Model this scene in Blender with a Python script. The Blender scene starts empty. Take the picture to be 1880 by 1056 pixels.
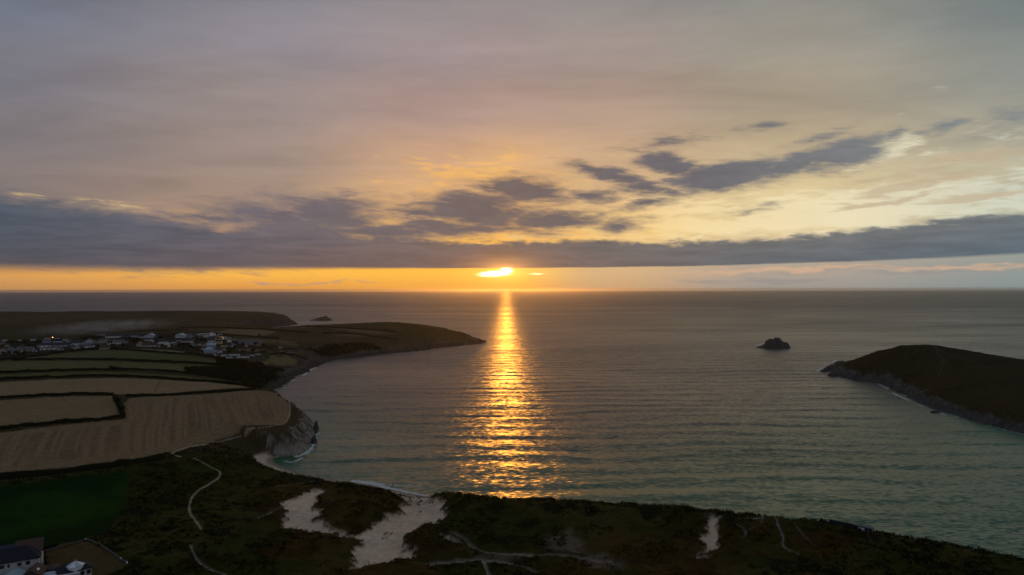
import bpy, bmesh, math, random
import numpy as np
from mathutils import Matrix, Vector, Euler

S = bpy.context.scene
C = S.collection
random.seed(7)
RS = np.random.RandomState(11)
R = math.radians

# ------------------------------------------------------------------ camera
F = 1270.0                      # focal length in pixels of the 1880 px wide photograph
CAM = np.array((0.0, 0.0, 115.0))
cam_d = bpy.data.cameras.new('camera')
cam_d.sensor_width = 36.0
cam_d.lens = 36.0 * F / 1880.0
cam_d.clip_start = 1.0
cam_d.clip_end = 120000.0
cam = bpy.data.objects.new('camera', cam_d)
C.objects.link(cam)
cam.location = CAM
ROT = Matrix.Rotation(R(90.155), 3, 'X') @ Matrix.Rotation(R(-0.14), 3, 'Z')
cam.rotation_euler = ROT.to_euler()
S.camera = cam
RM = np.array(ROT)

# ------------------------------------------------------------------ exposure and engine
S.view_settings.view_transform = 'Standard'
S.view_settings.look = 'None'
S.view_settings.exposure = 0.0
S.view_settings.gamma = 1.0
S.cycles.use_denoising = True
S.cycles.max_bounces = 5
S.cycles.volume_bounces = 0
S.cycles.sample_clamp_indirect = 3.0

# ------------------------------------------------------------------ node helpers
def lin(c):
    out = []
    for v in c[:3]:
        v /= 255.0
        out.append(v / 12.92 if v <= 0.04045 else ((v + 0.055) / 1.055) ** 2.4)
    return (*out, 1.0)

class NT:
    """Small wrapper that builds shader nodes."""
    def __init__(self, tree):
        self.t = tree; self.n = tree.nodes; self.l = tree.links
    def put(self, sock, v):
        if hasattr(v, 'is_output'): self.l.new(v, sock)
        elif v is not None: sock.default_value = v
    def math(self, op, a, b=None, c=None, clamp=False):
        n = self.n.new('ShaderNodeMath'); n.operation = op; n.use_clamp = clamp
        self.put(n.inputs[0], a); self.put(n.inputs[1], b); self.put(n.inputs[2], c)
        return n.outputs[0]
    def vec(self, op, a, b=None, scale=None):
        n = self.n.new('ShaderNodeVectorMath'); n.operation = op
        self.put(n.inputs[0], a); self.put(n.inputs[1], b)
        if scale is not None: self.put(n.inputs['Scale'], scale)
        return n.outputs['Value'] if op in ('LENGTH', 'DOT_PRODUCT', 'DISTANCE') else n.outputs[0]
    def xyz(self, x, y, z=0.0):
        n = self.n.new('ShaderNodeCombineXYZ')
        self.put(n.inputs[0], x); self.put(n.inputs[1], y); self.put(n.inputs[2], z)
        return n.outputs[0]
    def sep(self, v):
        n = self.n.new('ShaderNodeSeparateXYZ'); self.put(n.inputs[0], v)
        return n.outputs
    def noise(self, v, scale=1.0, detail=3.0, rough=0.5, dist=0.0, out='Fac', dims='3D'):
        n = self.n.new('ShaderNodeTexNoise'); n.noise_dimensions = dims
        self.put(n.inputs['Vector'], v)
        n.inputs['Scale'].default_value = scale; n.inputs['Detail'].default_value = detail
        n.inputs['Roughness'].default_value = rough; n.inputs['Distortion'].default_value = dist
        return n.outputs[out]
    def rng(self, v, a, b, c=0.0, d=1.0, mode='LINEAR'):
        n = self.n.new('ShaderNodeMapRange'); n.interpolation_type = mode
        self.put(n.inputs[0], v)
        for i, q in enumerate((a, b, c, d)): self.put(n.inputs[i + 1], q)
        return n.outputs[0]
    def ramp(self, v, stops, interp='LINEAR'):
        n = self.n.new('ShaderNodeValToRGB'); n.color_ramp.interpolation = interp
        e = n.color_ramp.elements
        while len(e) < len(stops): e.new(0.5)
        for i, (p, c) in enumerate(stops):
            e[i].position = p; e[i].color = c
        self.put(n.inputs[0], v)
        return n.outputs[0]
    def mix(self, f, a, b, mode='MIX'):
        n = self.n.new('ShaderNodeMix'); n.data_type = 'RGBA'; n.blend_type = mode
        self.put(n.inputs[0], f); self.put(n.inputs[6], a); self.put(n.inputs[7], b)
        return n.outputs[2]

# ------------------------------------------------------------------ world: overcast sunset sky in world directions
def az_of(px): return math.degrees(math.atan((px - 940.0) / F))
def el_of(py, px=940.0):
    y0 = 531.6 - (px - 940.0) * 0.0024
    return math.degrees(math.atan((y0 - py) / F * math.cos(R(az_of(px)))))

SUN_PX, SUN_PY = 929.0, 499.0
SUN_AZ, SUN_EL = az_of(SUN_PX), el_of(SUN_PY)

world = bpy.data.worlds.new('World'); S.world = world; world.use_nodes = True
wt = NT(world.node_tree)
for n in list(wt.n): wt.n.remove(n)
w_out = wt.n.new('ShaderNodeOutputWorld'); w_bg = wt.n.new('ShaderNodeBackground')
wt.l.new(w_bg.outputs[0], w_out.inputs[0])
w_dir = wt.n.new('ShaderNodeTexCoord').outputs['Generated']
dx, dy, dz = wt.sep(w_dir)
AZ = wt.math('MULTIPLY', wt.math('ARCTAN2', dx, dy), 180 / math.pi)
EL = wt.math('MULTIPLY', wt.math('ARCSINE', wt.math('MINIMUM', wt.math('MAXIMUM', dz, -1.0), 1.0)), 180 / math.pi)
AE = wt.xyz(AZ, EL, 0.0)

# clear-air and high veil colours: columns of azimuth, each a ramp over elevation
YS = (-160, 0, 100, 200, 300, 360, 425, 470, 500, 530, 560)
COLS = {
    -60: [(90,103,124),(104,115,132),(113,119,133),(121,120,129),(126,120,123),(136,124,122),(140,125,115),(170,130,95),(222,160,88),(200,146,90),(150,120,95)],
    470: [(116,119,132),(132,130,139),(138,132,138),(149,136,133),(157,139,130),(168,144,128),(190,150,115),(220,160,90),(255,187,78),(228,158,78),(170,120,80)],
    800: [(126,126,134),(146,137,138),(156,141,141),(176,149,139),(203,162,129),(221,174,122),(238,182,100),(250,185,85),(255,190,74),(245,170,72),(180,125,75)],
    930: [(128,127,134),(149,139,138),(161,144,141),(183,154,140),(221,174,126),(235,182,115),(248,187,98),(252,188,90),(255,196,84),(250,175,72),(185,130,80)],
    1110: [(126,128,134),(146,140,137),(161,146,139),(185,158,140),(207,172,136),(223,184,135),(240,200,126),(225,185,130),(216,178,130),(208,166,122),(165,130,100)],
    1420: [(112,122,130),(140,139,136),(154,148,137),(172,158,138),(192,172,140),(224,202,155),(232,208,158),(190,170,145),(178,162,146),(164,155,146),(140,130,120)],
    1960: [(88,104,116),(108,122,127),(120,130,131),(138,143,138),(164,162,146),(186,180,156),(182,184,165),(155,158,150),(146,152,148),(138,150,149),(120,125,125)],
}
E_LO, E_HI = -2.0, 30.0
def el_pos(py): return max(0.0, min(1.0, (el_of(py) - E_LO) / (E_HI - E_LO)))
el_n = wt.rng(EL, E_LO, E_HI)
base = None; prev = None
for px in sorted(COLS):
    stops = sorted([(el_pos(y), lin(c)) for y, c in zip(YS, COLS[px])])
    col = wt.ramp(el_n, stops, 'EASE')
    if base is None: base = col
    else: base = wt.mix(wt.rng(AZ, az_of(prev), az_of(px), 0.0, 1.0, 'SMOOTHSTEP'), base, col)
    prev = px
# physically based clear sky, seen faintly through the veil and above / behind the camera
sky = wt.n.new('ShaderNodeTexSky'); sky.sky_type = 'NISHITA'; sky.sun_disc = False
sky.sun_elevation = R(SUN_EL); sky.sun_rotation = R(SUN_AZ)
sky.altitude = 100.0; sky.air_density = 1.0; sky.dust_density = 2.0
nish = wt.vec('SCALE', sky.outputs[0], scale=0.10)
grey = wt.ramp(wt.rng(EL, 0.0, 90.0), [(0.0, lin((128,124,130))), (0.25, lin((128,130,138))), (1.0, lin((120,127,142)))])
back = wt.mix(0.3, grey, nish)
veil_w = wt.math('MULTIPLY', wt.rng(EL, 24.0, 55.0, 1.0, 0.0, 'SMOOTHSTEP'),
                 wt.rng(wt.math('ABSOLUTE', AZ), 45.0, 110.0, 1.0, 0.0, 'SMOOTHSTEP'))
base = wt.mix(veil_w, back, base)

# soft texture of the high veil, projected on a flat layer far above
inv = wt.math('DIVIDE', 1.0, wt.math('ADD', wt.math('ABSOLUTE', dz), 0.10))
cp = wt.xyz(wt.math('MULTIPLY', dx, inv), wt.math('MULTIPLY', dy, inv), 0.0)
cpr = wt.n.new('ShaderNodeMapping'); cpr.inputs['Rotation'].default_value = (0, 0, R(-28)); cpr.inputs['Scale'].default_value = (0.55, 1.5, 1)
wt.l.new(cp, cpr.inputs[0])
v1 = wt.noise(cpr.outputs[0], 1.1, 5.0, 0.55, 0.6)
v2 = wt.noise(wt.vec('MULTIPLY', AE, (0.045, 0.20, 1)), 1.0, 6.0, 0.55, 0.5)
veil = wt.math('ADD', wt.math('MULTIPLY', wt.math('SUBTRACT', v1, 0.5), 0.55), wt.math('MULTIPLY', wt.math('SUBTRACT', v2, 0.5), 0.45))
fine = wt.noise(wt.vec('MULTIPLY', AE, (0.22, 1.3, 1)), 1.0, 5.0, 0.6, 0.3)
veil = wt.math('ADD', veil, wt.math('MULTIPLY', wt.math('SUBTRACT', fine, 0.5), 0.13))
veil = wt.math('MULTIPLY', veil, wt.rng(EL, 1.5, 6.0))
sky_c = wt.vec('SCALE', base, scale=wt.math('ADD', 1.0, veil))

# warped coordinates for the broken low clouds (degrees)
wn = wt.noise(wt.vec('MULTIPLY', AE, (0.16, 0.55, 1)), 1.0, 5.0, 0.6, 0.0, 'Color')
warp = wt.vec('MULTIPLY', wt.vec('SUBTRACT', wn, (0.5, 0.5, 0.5)), (5.0, 1.7, 0))
AEW = wt.vec('ADD', AE, warp)
wn2 = wt.noise(wt.vec('MULTIPLY', AE, (0.5, 1.8, 1)), 1.0, 4.0, 0.6, 0.0, 'Color')
AEW = wt.vec('ADD', AEW, wt.vec('MULTIPLY', wt.vec('SUBTRACT', wn2, (0.5, 0.5, 0.5)), (1.4, 0.6, 0)))

PXD = 180 / math.pi / F          # degrees per pixel near the centre
def blob(src, px, py, rx, ry, rot=0.0, gain=1.0):
    m = wt.n.new('ShaderNodeMapping'); m.vector_type = 'TEXTURE'
    m.inputs['Location'].default_value = (az_of(px), el_of(py, px), 0)
    m.inputs['Rotation'].default_value = (0, 0, R(rot))
    k = math.cos(R(az_of(px))) ** 2
    m.inputs['Scale'].default_value = (rx * PXD * k, ry * PXD, 1)
    wt.put(m.inputs[0], src)
    return wt.math('MULTIPLY', wt.math('SUBTRACT', 1.0, wt.vec('LENGTH', m.outputs[0])), gain)
def union(src, items):
    acc = None
    for it in items:
        b = blob(src, *it)
        acc = b if acc is None else wt.math('MAXIMUM', acc, b)
    return acc

streak = wt.noise(wt.vec('MULTIPLY', AE, (0.30, 1.25, 1)), 1.0, 6.0, 0.62, 0.4)
streak_c = wt.math('SUBTRACT', streak, 0.5)

# pale open sky and lit altocumulus on the right
lit = union(AEW, [(1560,385,440,48,3,1.3), (1290,415,260,34,0,1.0), (1640,275,100,26,18,.85), (1760,310,190,60,10,.25), (1230,380,140,40,0,.8),
                  (1000,432,150,15,0,1.3), (880,320,190,46,0,.55), (1860,350,90,40,12,.9)])
ac = wt.noise(wt.vec('MULTIPLY', wt.vec('ADD', AE, wt.xyz(wt.math('MULTIPLY', EL, 2.2), wt.math('MULTIPLY', AZ, -0.07), 0)), (0.30, 1.5, 1)), 1.0, 6.0, 0.62, 0.5)
lit_m = wt.rng(wt.math('ADD', wt.math('MULTIPLY', lit, 0.62), wt.math('MULTIPLY', wt.math('SUBTRACT', ac, 0.5), 1.5)), 0.05, 0.42, 0.0, 1.0, 'SMOOTHSTEP')
lit_col = wt.ramp(wt.rng(AZ, az_of(760), az_of(1880)), [(0.0, lin((252,188,98))), (0.3, lin((252,193,110))), (0.5, lin((252,226,170))), (0.75, lin((244,232,196))), (1.0, lin((220,224,206)))])
sky_c = wt.mix(wt.math('MULTIPLY', lit_m, 0.66), sky_c, lit_col)

# sunlit crests at the top edge of the left bank
crest = union(AE, [(52,361,60,7,-5,1.0), (200,377,120,11,-5,1.0), (730,432,60,6,0,.8), (800,435,40,5,0,.7), (985,434,110,6,1,1.0), (950,438,20,6,0,1.2)])
fst = wt.noise(wt.vec('MULTIPLY', wt.vec('ADD', AE, wt.xyz(0, wt.math('MULTIPLY', AZ, 0.09), 0)), (0.55, 4.0, 1)), 1.0, 5.0, 0.65, 0.3)
crest_m = wt.math('MULTIPLY', wt.rng(crest, 0.0, 0.7, 0.0, 1.0, 'SMOOTHSTEP'), wt.rng(fst, 0.42, 0.66, 0.0, 1.0, 'SMOOTHSTEP'))
sky_c = wt.mix(crest_m, sky_c, lin((246,206,140)))

# dark broken clouds above the bank
dark = union(AEW, [
    (960,352,110,34,-4,1.15), (870,385,130,40,-4,1.2), (1090,358,60,18,0,.9), (1020,404,130,20,2,1.0), (780,390,70,22,0,.8),
    (1120,322,90,16,-14,.95), (1190,345,80,18,-8,.95), (1190,372,70,12,6,.75), (1235,300,110,24,-16,1.1), (1345,322,150,30,4,1.35), (1550,283,115,30,8,1.25), (1455,303,110,24,12,1.15), (1300,316,80,20,-8,1.0),
    (1400,232,60,14,0,.62), (1215,262,90,18,6,.55), (1740,229,70,12,10,.65), (1510,252,70,9,12,.5), (1640,250,45,16,14,.5), (1860,215,90,24,14,.6),
    (600,392,150,40,-4,.95), (640,370,100,20,0,.6), (520,405,160,36,-8,.85), (860,420,210,20,0,.8), (1140,410,60,16,0,.7),
    (150,425,420,56,-5,1.25), (0,405,260,55,-4,1.15), (395,402,120,12,-4,.7), (60,378,160,24,-4,.7),
    (1380,383,50,5,2,.35), (700,425,190,22,0,1.0), (560,424,170,26,-2,1.0), (810,412,120,20,0,.9), (640,405,110,18,0,.8),
])
dark_v = (wt.math('ADD', wt.math('ADD', dark, wt.math('MULTIPLY', streak_c, 1.25)), wt.math('MULTIPLY', wt.math('SUBTRACT', fst, 0.5), 0.7)))
thin_m = wt.rng(dark_v, -0.28, 0.30, 0.0, 0.55, 'SMOOTHSTEP')
dark_m = wt.rng(dark_v, 0.02, 0.70, 0.0, 0.95, 'SMOOTHSTEP')
dark_col = wt.ramp(wt.rng(AZ, az_of(0), az_of(1880)), [(0.0, lin((86,92,104))), (0.22, lin((108,101,108))), (0.5, lin((114,100,98))), (0.7, lin((104,102,109))), (1.0, lin((128,134,136)))])
dark_col = wt.vec('SCALE', dark_col, scale=wt.rng(streak, 0.3, 0.7, 0.88, 1.14))
thin_col = wt.ramp(wt.rng(AZ, az_of(0), az_of(1880)), [(0.0, lin((120,114,116))), (0.3, lin((140,122,116))), (0.5, lin((172,138,112))), (0.7, lin((176,154,126))), (1.0, lin((160,156,142)))])
sky_c = wt.mix(thin_m, sky_c, thin_col)
# tan altocumulus rows on the right, lit along their edges
tan = union(AEW, [(1690,338,190,13,9,1.0), (1640,371,130,8,6,.9), (1790,362,150,9,5,.9), (1740,300,170,16,12,.9), (1600,330,110,12,9,.7), (1840,285,110,14,12,.8)])
tan_m = wt.rng(wt.math('ADD', tan, wt.math('MULTIPLY', wt.math('SUBTRACT', ac, 0.5), 2.0)), 0.05, 0.6, 0.0, 0.7, 'SMOOTHSTEP')
sky_c = wt.mix(tan_m, sky_c, lin((192,172,142)))
sky_c = wt.mix(dark_m, sky_c, dark_col)

# the long bank above the horizon: sharp base, ragged top
azn = wt.rng(AZ, az_of(-200), az_of(2080))
def azp(px): return (az_of(px) - az_of(-200)) / (az_of(2080) - az_of(-200))
def g(v): return (v, v, v, 1)
top = wt.ramp(azn, [(0.0, g(el_of(404)/10)), (azp(0), g(el_of(404)/10)), (azp(300), g(el_of(417)/10)), (azp(450), g(el_of(428)/10)), (azp(620), g(el_of(434)/10)),
                    (azp(780), g(el_of(440)/10)), (azp(930), g(el_of(446)/10)), (azp(1000), g(el_of(438)/10)), (azp(1260), g(el_of(449)/10)), (azp(1450), g(el_of(444)/10)),
                    (azp(1650), g(el_of(428)/10)), (azp(1780), g(el_of(421)/10)), (1.0, g(el_of(412)/10))], 'B_SPLINE')
bot = wt.ramp(azn, [(0.0, g(el_of(501)/10)), (azp(0), g(el_of(500)/10)), (azp(450), g(el_of(495)/10)), (azp(700), g(el_of(492.5)/10)), (azp(1000), g(el_of(492.5)/10)), (azp(1300), g(el_of(491)/10)), (azp(1650), g(el_of(486)/10)), (1.0, g(el_of(476)/10))], 'B_SPLINE')
topn = wt.noise(wt.vec('MULTIPLY', AE, (0.42, 1.2, 1)), 1.0, 6.0, 0.6, 0.5)
el_t = wt.math('ADD', wt.math('MULTIPLY', top, 10.0), wt.math('ADD', wt.math('MULTIPLY', wt.math('SUBTRACT', topn, 0.5), 1.7), wt.math('MULTIPLY', wt.math('SUBTRACT', fst, 0.5), 0.55)))
el_b = wt.math('ADD', wt.math('MULTIPLY', bot, 10.0), wt.math('MULTIPLY', wt.math('SUBTRACT', streak, 0.5), 0.16))
hi_soft = wt.rng(AZ, az_of(100), az_of(700), 2.2, 1.0, 'SMOOTHSTEP')
b_hi = wt.rng(wt.math('DIVIDE', wt.math('SUBTRACT', el_t, EL), hi_soft), -0.20, 0.36, 0.0, 1.0, 'SMOOTHSTEP')
b_soft = wt.ramp(wt.rng(AZ, az_of(0), az_of(1880)), [(0.0, g(0.55)), (0.3, g(0.2)), (0.45, g(0.05)), (0.8, g(0.08)), (1.0, g(0.14))])
b_lo = wt.rng(wt.math('DIVIDE', wt.math('SUBTRACT', EL, el_b), b_soft), -1.0, 1.0, 0.0, 1.0, 'SMOOTHSTEP')
band = wt.math('MULTIPLY', wt.math('MULTIPLY', b_hi, b_lo), 0.97)
rel = wt.math('DIVIDE', wt.math('SUBTRACT', EL, el_b), wt.math('SUBTRACT', el_t, el_b))
band_c1 = wt.ramp(wt.rng(AZ, az_of(0), az_of(1880)), [(0.0, lin((84,84,92))), (0.2, lin((100,90,94))), (0.42, lin((116,96,93))), (0.485, lin((130,100,90))), (0.54, lin((122,102,96))), (0.75, lin((102,104,108))), (1.0, lin((94,106,116)))])
band_c2 = wt.ramp(wt.rng(AZ, az_of(0), az_of(1880)), [(0.0, lin((82,90,102))), (0.2, lin((103,98,106))), (0.42, lin((122,106,102))), (0.485, lin((112,98,94))), (0.6, lin((112,106,104))), (1.0, lin((108,114,118)))])
band_c = wt.mix(wt.rng(rel, 0.1, 0.9), band_c1, band_c2)
bn = wt.noise(wt.vec('MULTIPLY', AE, (0.22, 1.9, 1)), 1.0, 5.0, 0.6, 0.3)
band_c = wt.vec('SCALE', band_c, scale=wt.rng(bn, 0.3, 0.7, 0.84, 1.18))
sky_c = wt.mix(band, sky_c, band_c)
# faint low streaks and small cumulus in the open strip on the right
low = union(AEW, [(1430,514,120,9,0,.9), (1290,513,70,7,0,.7), (1560,497,330,4,2,.6), (1700,502,200,4,2,.6), (560,518,300,4,0,.5)])
low_m = wt.rng(wt.math('ADD', low, wt.math('MULTIPLY', streak_c, 1.6)), 0.1, 0.7, 0.0, 0.6, 'SMOOTHSTEP')
sky_c = wt.mix(low_m, sky_c, lin((150,144,142)))
rose = union(AEW, [(1440,496,260,5,0.4,1.0), (1760,492,240,5,1.6,.9)])
sky_c = wt.mix(wt.rng(wt.math('ADD', rose, wt.math('MULTIPLY', wt.math('SUBTRACT', fst, 0.5), 1.6)), 0.0, 0.8, 0.0, 0.6), sky_c, lin((226,180,142)))
# sun under the base of the bank, and its glow
glow = wt.math('EXPONENT', wt.math('MULTIPLY', wt.vec('LENGTH', wt.vec('MULTIPLY', wt.vec('SUBTRACT', AE, (SUN_AZ, SUN_EL, 0)), (0.45, 1.15, 0))), -1.0))
glow = wt.math('MULTIPLY', glow, 0.32)
sky_c = wt.vec('ADD', sky_c, wt.vec('SCALE', (0.62, 0.25, 0.06), scale=glow))
glow2 = wt.math('EXPONENT', wt.math('MULTIPLY', wt.vec('LENGTH', wt.vec('MULTIPLY', wt.vec('SUBTRACT', AE, (az_of(926), el_of(498), 0)), (0.9, 2.0, 0))), -1.0))
sky_c = wt.vec('ADD', sky_c, wt.vec('SCALE', (1.5, 0.62, 0.07), scale=glow2))
wn3 = wt.noise(wt.vec('MULTIPLY', AE, (2.2, 9.0, 1)), 1.0, 4.0, 0.6, 0.0, 'Color')
disc = union(wt.vec('ADD', AE, wt.vec('MULTIPLY', wt.vec('SUBTRACT', wn3, (0.5, 0.5, 0.5)), (0.9, 0.22, 0))), [(908,503,40,7,3,1.0), (930,497,16,8,0,1.0), (984,503,24,2.5,0,.4)])
disc_m = wt.rng(disc, 0.0, 0.9, 0.0, 1.0, 'SMOOTHSTEP')
sky_c = wt.vec('ADD', sky_c, wt.vec('SCALE', (6.0, 4.6, 2.6), scale=wt.math('POWER', disc_m, 1.3)))
wt.put(w_bg.inputs['Color'], sky_c); w_bg.inputs['Strength'].default_value = 1.0
world.cycles.sampling_method = 'MANUAL'; world.cycles.sample_map_resolution = 1024

# ------------------------------------------------------------------ sun lamp: low, weak, orange
sun_d = bpy.data.lights.new('sun', 'SUN'); sun_d.energy = 0.225; sun_d.angle = R(0.53); sun_d.color = (1.0, 0.37, 0.04)
sun = bpy.data.objects.new('sun', sun_d); C.objects.link(sun)
sv = Vector((math.sin(R(SUN_AZ)) * math.cos(R(SUN_EL)), math.cos(R(SUN_AZ)) * math.cos(R(SUN_EL)), math.sin(R(SUN_EL))))
sun.rotation_euler = sv.to_track_quat('Z', 'Y').to_euler()
sun.location = (0, 0, 300)

# ------------------------------------------------------------------ noise in numpy
def _hash(ix, iy, seed):
    h = (ix.astype(np.int64) * 374761393 + iy.astype(np.int64) * 668265263 + seed * 1442695041) & 0xFFFFFFFF
    h = ((h ^ (h >> 13)) * 1274126177) & 0xFFFFFFFF
    return ((h ^ (h >> 16)) & 0xFFFF) / 65535.0
def vnoise(x, y, seed=0):
    ix = np.floor(x); iy = np.floor(y); fx = x - ix; fy = y - iy
    fx = fx * fx * fx * (fx * (fx * 6 - 15) + 10); fy = fy * fy * fy * (fy * (fy * 6 - 15) + 10)
    a = _hash(ix, iy, seed); b = _hash(ix + 1, iy, seed); c = _hash(ix, iy + 1, seed); d = _hash(ix + 1, iy + 1, seed)
    return (a + (b - a) * fx + (c - a) * fy + (a - b - c + d) * fx * fy) * 2 - 1
def fbm(x, y, scale, octv=4, seed=0, gain=0.5):
    s = 0.0; amp = 1.0; tot = 0.0; f = 1.0 / scale
    for o in range(octv):
        s = s + amp * vnoise(x * f + 17.3 * o, y * f - 9.1 * o, seed + o); tot += amp; amp *= gain; f *= 2.03
    return s / tot
def sstep(a, b, x):
    t = np.clip((x - a) / (b - a), 0, 1); return t * t * (3 - 2 * t)

# ------------------------------------------------------------------ pixels to places
def ray(px, py):
    d = RM @ np.array(((px - 940.0) / F, (528.0 - py) / F, -1.0))
    return d
def at_z(px, py, z=0.0):
    d = ray(px, py); t = (z - CAM[2]) / d[2]
    return CAM + d * t
def at_y(px, py, y):
    d = ray(px, py); return CAM + d * (y / d[1])

# coast lines: visible shore from the photograph, hidden shore in metres. type 0 = cliff, 1 = beach
def P(px, py): return tuple(at_z(px, py)[:2])
coast_main = [(P(*q), 0) for q in [(891,627),(880,631),(850,634.5),(820,637.5),(790,641.5),(750,646),(710,650),(680,653.5),(650,657),(620,660),(602,664),(590,670),(575,677),(562,685),(541,691),(537,698),(528,706),(512,711),(500,716)]]
coast_main += [(q, 0) for q in [(-264,742),(-232,700),(-205,650),(-180,612),(-165,585)]]
coast_main += [(P(*q), 0) for q in [(579,790),(578,805),(573,817),(563,829),(548,836.5),(520,837)]]
coast_main += [(P(*q), 1) for q in [(500,842),(503,850),(520,858.5),(545,867),(570,872),(590,875),(620,880),(650,888),(685,893),(720,899),(745,905),(780,911)]]
coast_main += [(q, 1) for q in [(-20,380),(0,372),(40,364),(85,356),(125,344),(155,330),(178,312),(205,292),(250,262),(330,225),(460,190),(700,140),(1500,60),(3000,20),(3000,-3000),(-6000,-3000),(-6000,3000)]]
coast_main += [(q, 0) for q in [(-2800,2500),(-2000,2560),(-1500,2480),(-1150,2430),(-880,2460),(-790,2400),(-722,2320),(-722,2215),(-790,2120),(-760,2000),(-640,1900),(-560,1780),(-470,1690),(-330,1650),(-200,1625),(-110,1590)]]
coast_right = [(P(*q), 0) for q in [(1541,690),(1560,696.5),(1600,700),(1625,709),(1650,721),(1680,737),(1710,750),(1740,758),(1770,767),(1800,776),(1830,784.5),(1860,792.5),(1880,797)]]
coast_right += [(q, 0) for q in [(418,520),(455,480),(560,440),(760,400),(1300,330),(3000,200),(3000,900),(1500,960),(1000,1010),(760,1040),(620,1060),(520,1050),(470,1020),(443,985)]]

def seg_dist(X, Y, coast):
    best = np.full(X.shape, 1e18); typ = np.zeros(X.shape); inside = np.zeros(X.shape, bool)
    n = len(coast)
    for i in range(n):
        (ax, ay), ta = coast[i]; (bx, by), tb = coast[(i + 1) % n]
        ex, ey = bx - ax, by - ay; L = ex * ex + ey * ey + 1e-9
        t = np.clip(((X - ax) * ex + (Y - ay) * ey) / L, 0, 1)
        d = (X - ax - t * ex) ** 2 + (Y - ay - t * ey) ** 2
        m = d < best
        best[m] = d[m]; typ[m] = (ta + (tb - ta) * t)[m]
        c = (ay > Y) != (by > Y)
        if c.any():
            xi = ax + (Y - ay) / (by - ay + 1e-12) * ex
            inside ^= c & (X < xi)
    d = np.sqrt(best)
    return np.where(inside, d, -d), typ

# height control points: pixel and the height guessed for it, or pixel and depth for skylines
ctrl = []
def cz(px, py, z): p = at_z(px, py, z); ctrl.append((p[0], p[1], z))
def cy(px, py, y): p = at_y(px, py, y); ctrl.append((p[0], p[1], p[2]))
for q in [(0,870,27),(200,850,23),(300,830,20),(430,795,17),(500,790,15.5),(530,780,16),(545,800,13),(565,790,11),(562,762,12),(533,737,18),(470,715,21),(400,710,27),(300,725,30),(200,760,30),(400,750,22.5),(300,780,24),(100,790,30),(0,790,33),(0,730,37),(100,728,36),(0,697,40),(200,690,37),(0,680,42),(300,690,33),(0,658,43),(150,650,42),(300,660,38),
          (430,690,27),(480,700,16),(380,680,32),(510,690,12),(350,650,39),(450,665,30),(500,660,30),(530,665,24),(400,640,39),(480,645,34),(540,650,30),(560,665,20),(250,630,41),(120,635,41),(0,640,42),(0,622,40),(100,622,41),(200,615,42),(300,614,42),(400,612,40),(450,625,38),(520,628,33),(560,640,28),(600,640,24),(620,648,16),(650,640,26),(700,640,18),(760,636,12),(480,610,36),(330,608,40),(100,612,36),(0,608,33),(200,604,34),
          (380,850,15.5),(250,900,18),(100,900,21),(0,940,21),(100,980,19),(40,1040,18),(160,1030,17.5),(230,960,17),(300,930,16),(370,960,15),(370,1040,14),(300,1050,15),(450,870,11),(500,875,5),(560,888,4.5),(480,930,11),(440,1000,12.5),(500,1040,12),(590,1040,11),
          (560,902,7),(560,950,9.5),(610,975,9),(700,930,12),(650,910,12),(640,940,13),(690,950,11),(620,890,5.5),(740,960,6.5),(700,1020,8.5),(690,1000,8),(760,930,4.5),(800,940,6),(820,905,12),(790,990,11),(800,1030,11),(860,940,12),(930,921,13),(1000,926,12),(1100,931,13.5),(1200,936,12),(1280,938,13.5),(1320,955,7),(1380,950,12),(1450,950,13.5),(1530,962,12),(1600,979,12.5),(1680,995,13),(1750,1012,13),(1880,1035,13),
          (950,980,9),(950,1050,11.5),(1100,1000,10),(1200,1040,11.5),(1300,1030,10),(1300,990,9.5),(1450,1010,11),(1600,1040,12),(1750,1056,13),(1880,1070,14)]:
    cz(*q)
for q in [(0,578,2200),(150,575,2250),(290,571.5,2300),(330,572.5,2300),(440,573.5,2320),(500,576,2320),(528,582,2290),(560,597,1500),(620,596,1480),(660,595,1460),(700,592.5,1440),(740,593,1440),(800,602,1480),(840,609,1500),(870,615,1520),
          (480,604,1480),(400,600,1520),(650,612,1380),(720,610,1380),(780,618,1420),(600,615,1330),(680,625,1310),(840,622,1470),(150,590,1750),(350,592,1750),(0,595,1700),
          (1540,676,965),(1560,661,945),(1590,645.5,925),(1620,640,915),(1650,633.5,905),(1680,630.5,900),(1720,633,895),(1760,640,880),(1820,650.5,845),(1880,662,800),(1600,680,870),(1680,690,790),(1760,700,720),(1840,720,650),(1880,740,600),(1600,665,890),(1680,660,845),(1760,670,780),(1840,690,715)]:
    cy(*q)
ctrl += [(-800,150,24),(-500,50,20),(-200,50,16),(0,100,14),(200,100,15),(300,0,16),(-1000,-1000,35),(0,-1000,30),(-1500,500,40),(-1500,1200,38),(-1500,2000,38),(-1000,600,42),(-1200,2200,40),(-1900,2200,36),(-500,-200,22),
         (-640,1720,10),(-900,1950,22),(600,520,26),(900,600,26),(640,870,20),(900,850,16),(1500,700,24),(560,985,14),(500,985,18),(620,960,14),(760,760,27)]
for q in [(1600,694,4),(1650,713,4),(1680,729,4),(1740,751,4),(1800,769,4),(1860,785,4),(1560,691,5),(1620,690,11),(1720,720,11),(1820,752,11)]: cz(*q)
ctrl = np.array(ctrl)
def _rbf_fit(pts, vals, lam=60.0):
    n = len(pts); d = np.linalg.norm(pts[:, None] - pts[None], axis=2)
    K = d + np.eye(n) * -lam * 0.05
    A = np.zeros((n + 3, n + 3)); A[:n, :n] = K; Pm = np.c_[np.ones(n), pts]; A[:n, n:] = Pm; A[n:, :n] = Pm.T
    return np.linalg.solve(A, np.r_[vals, 0, 0, 0])
isr = np.array([(p[0] > 300 and p[1] > 430) for p in ctrl])
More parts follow.
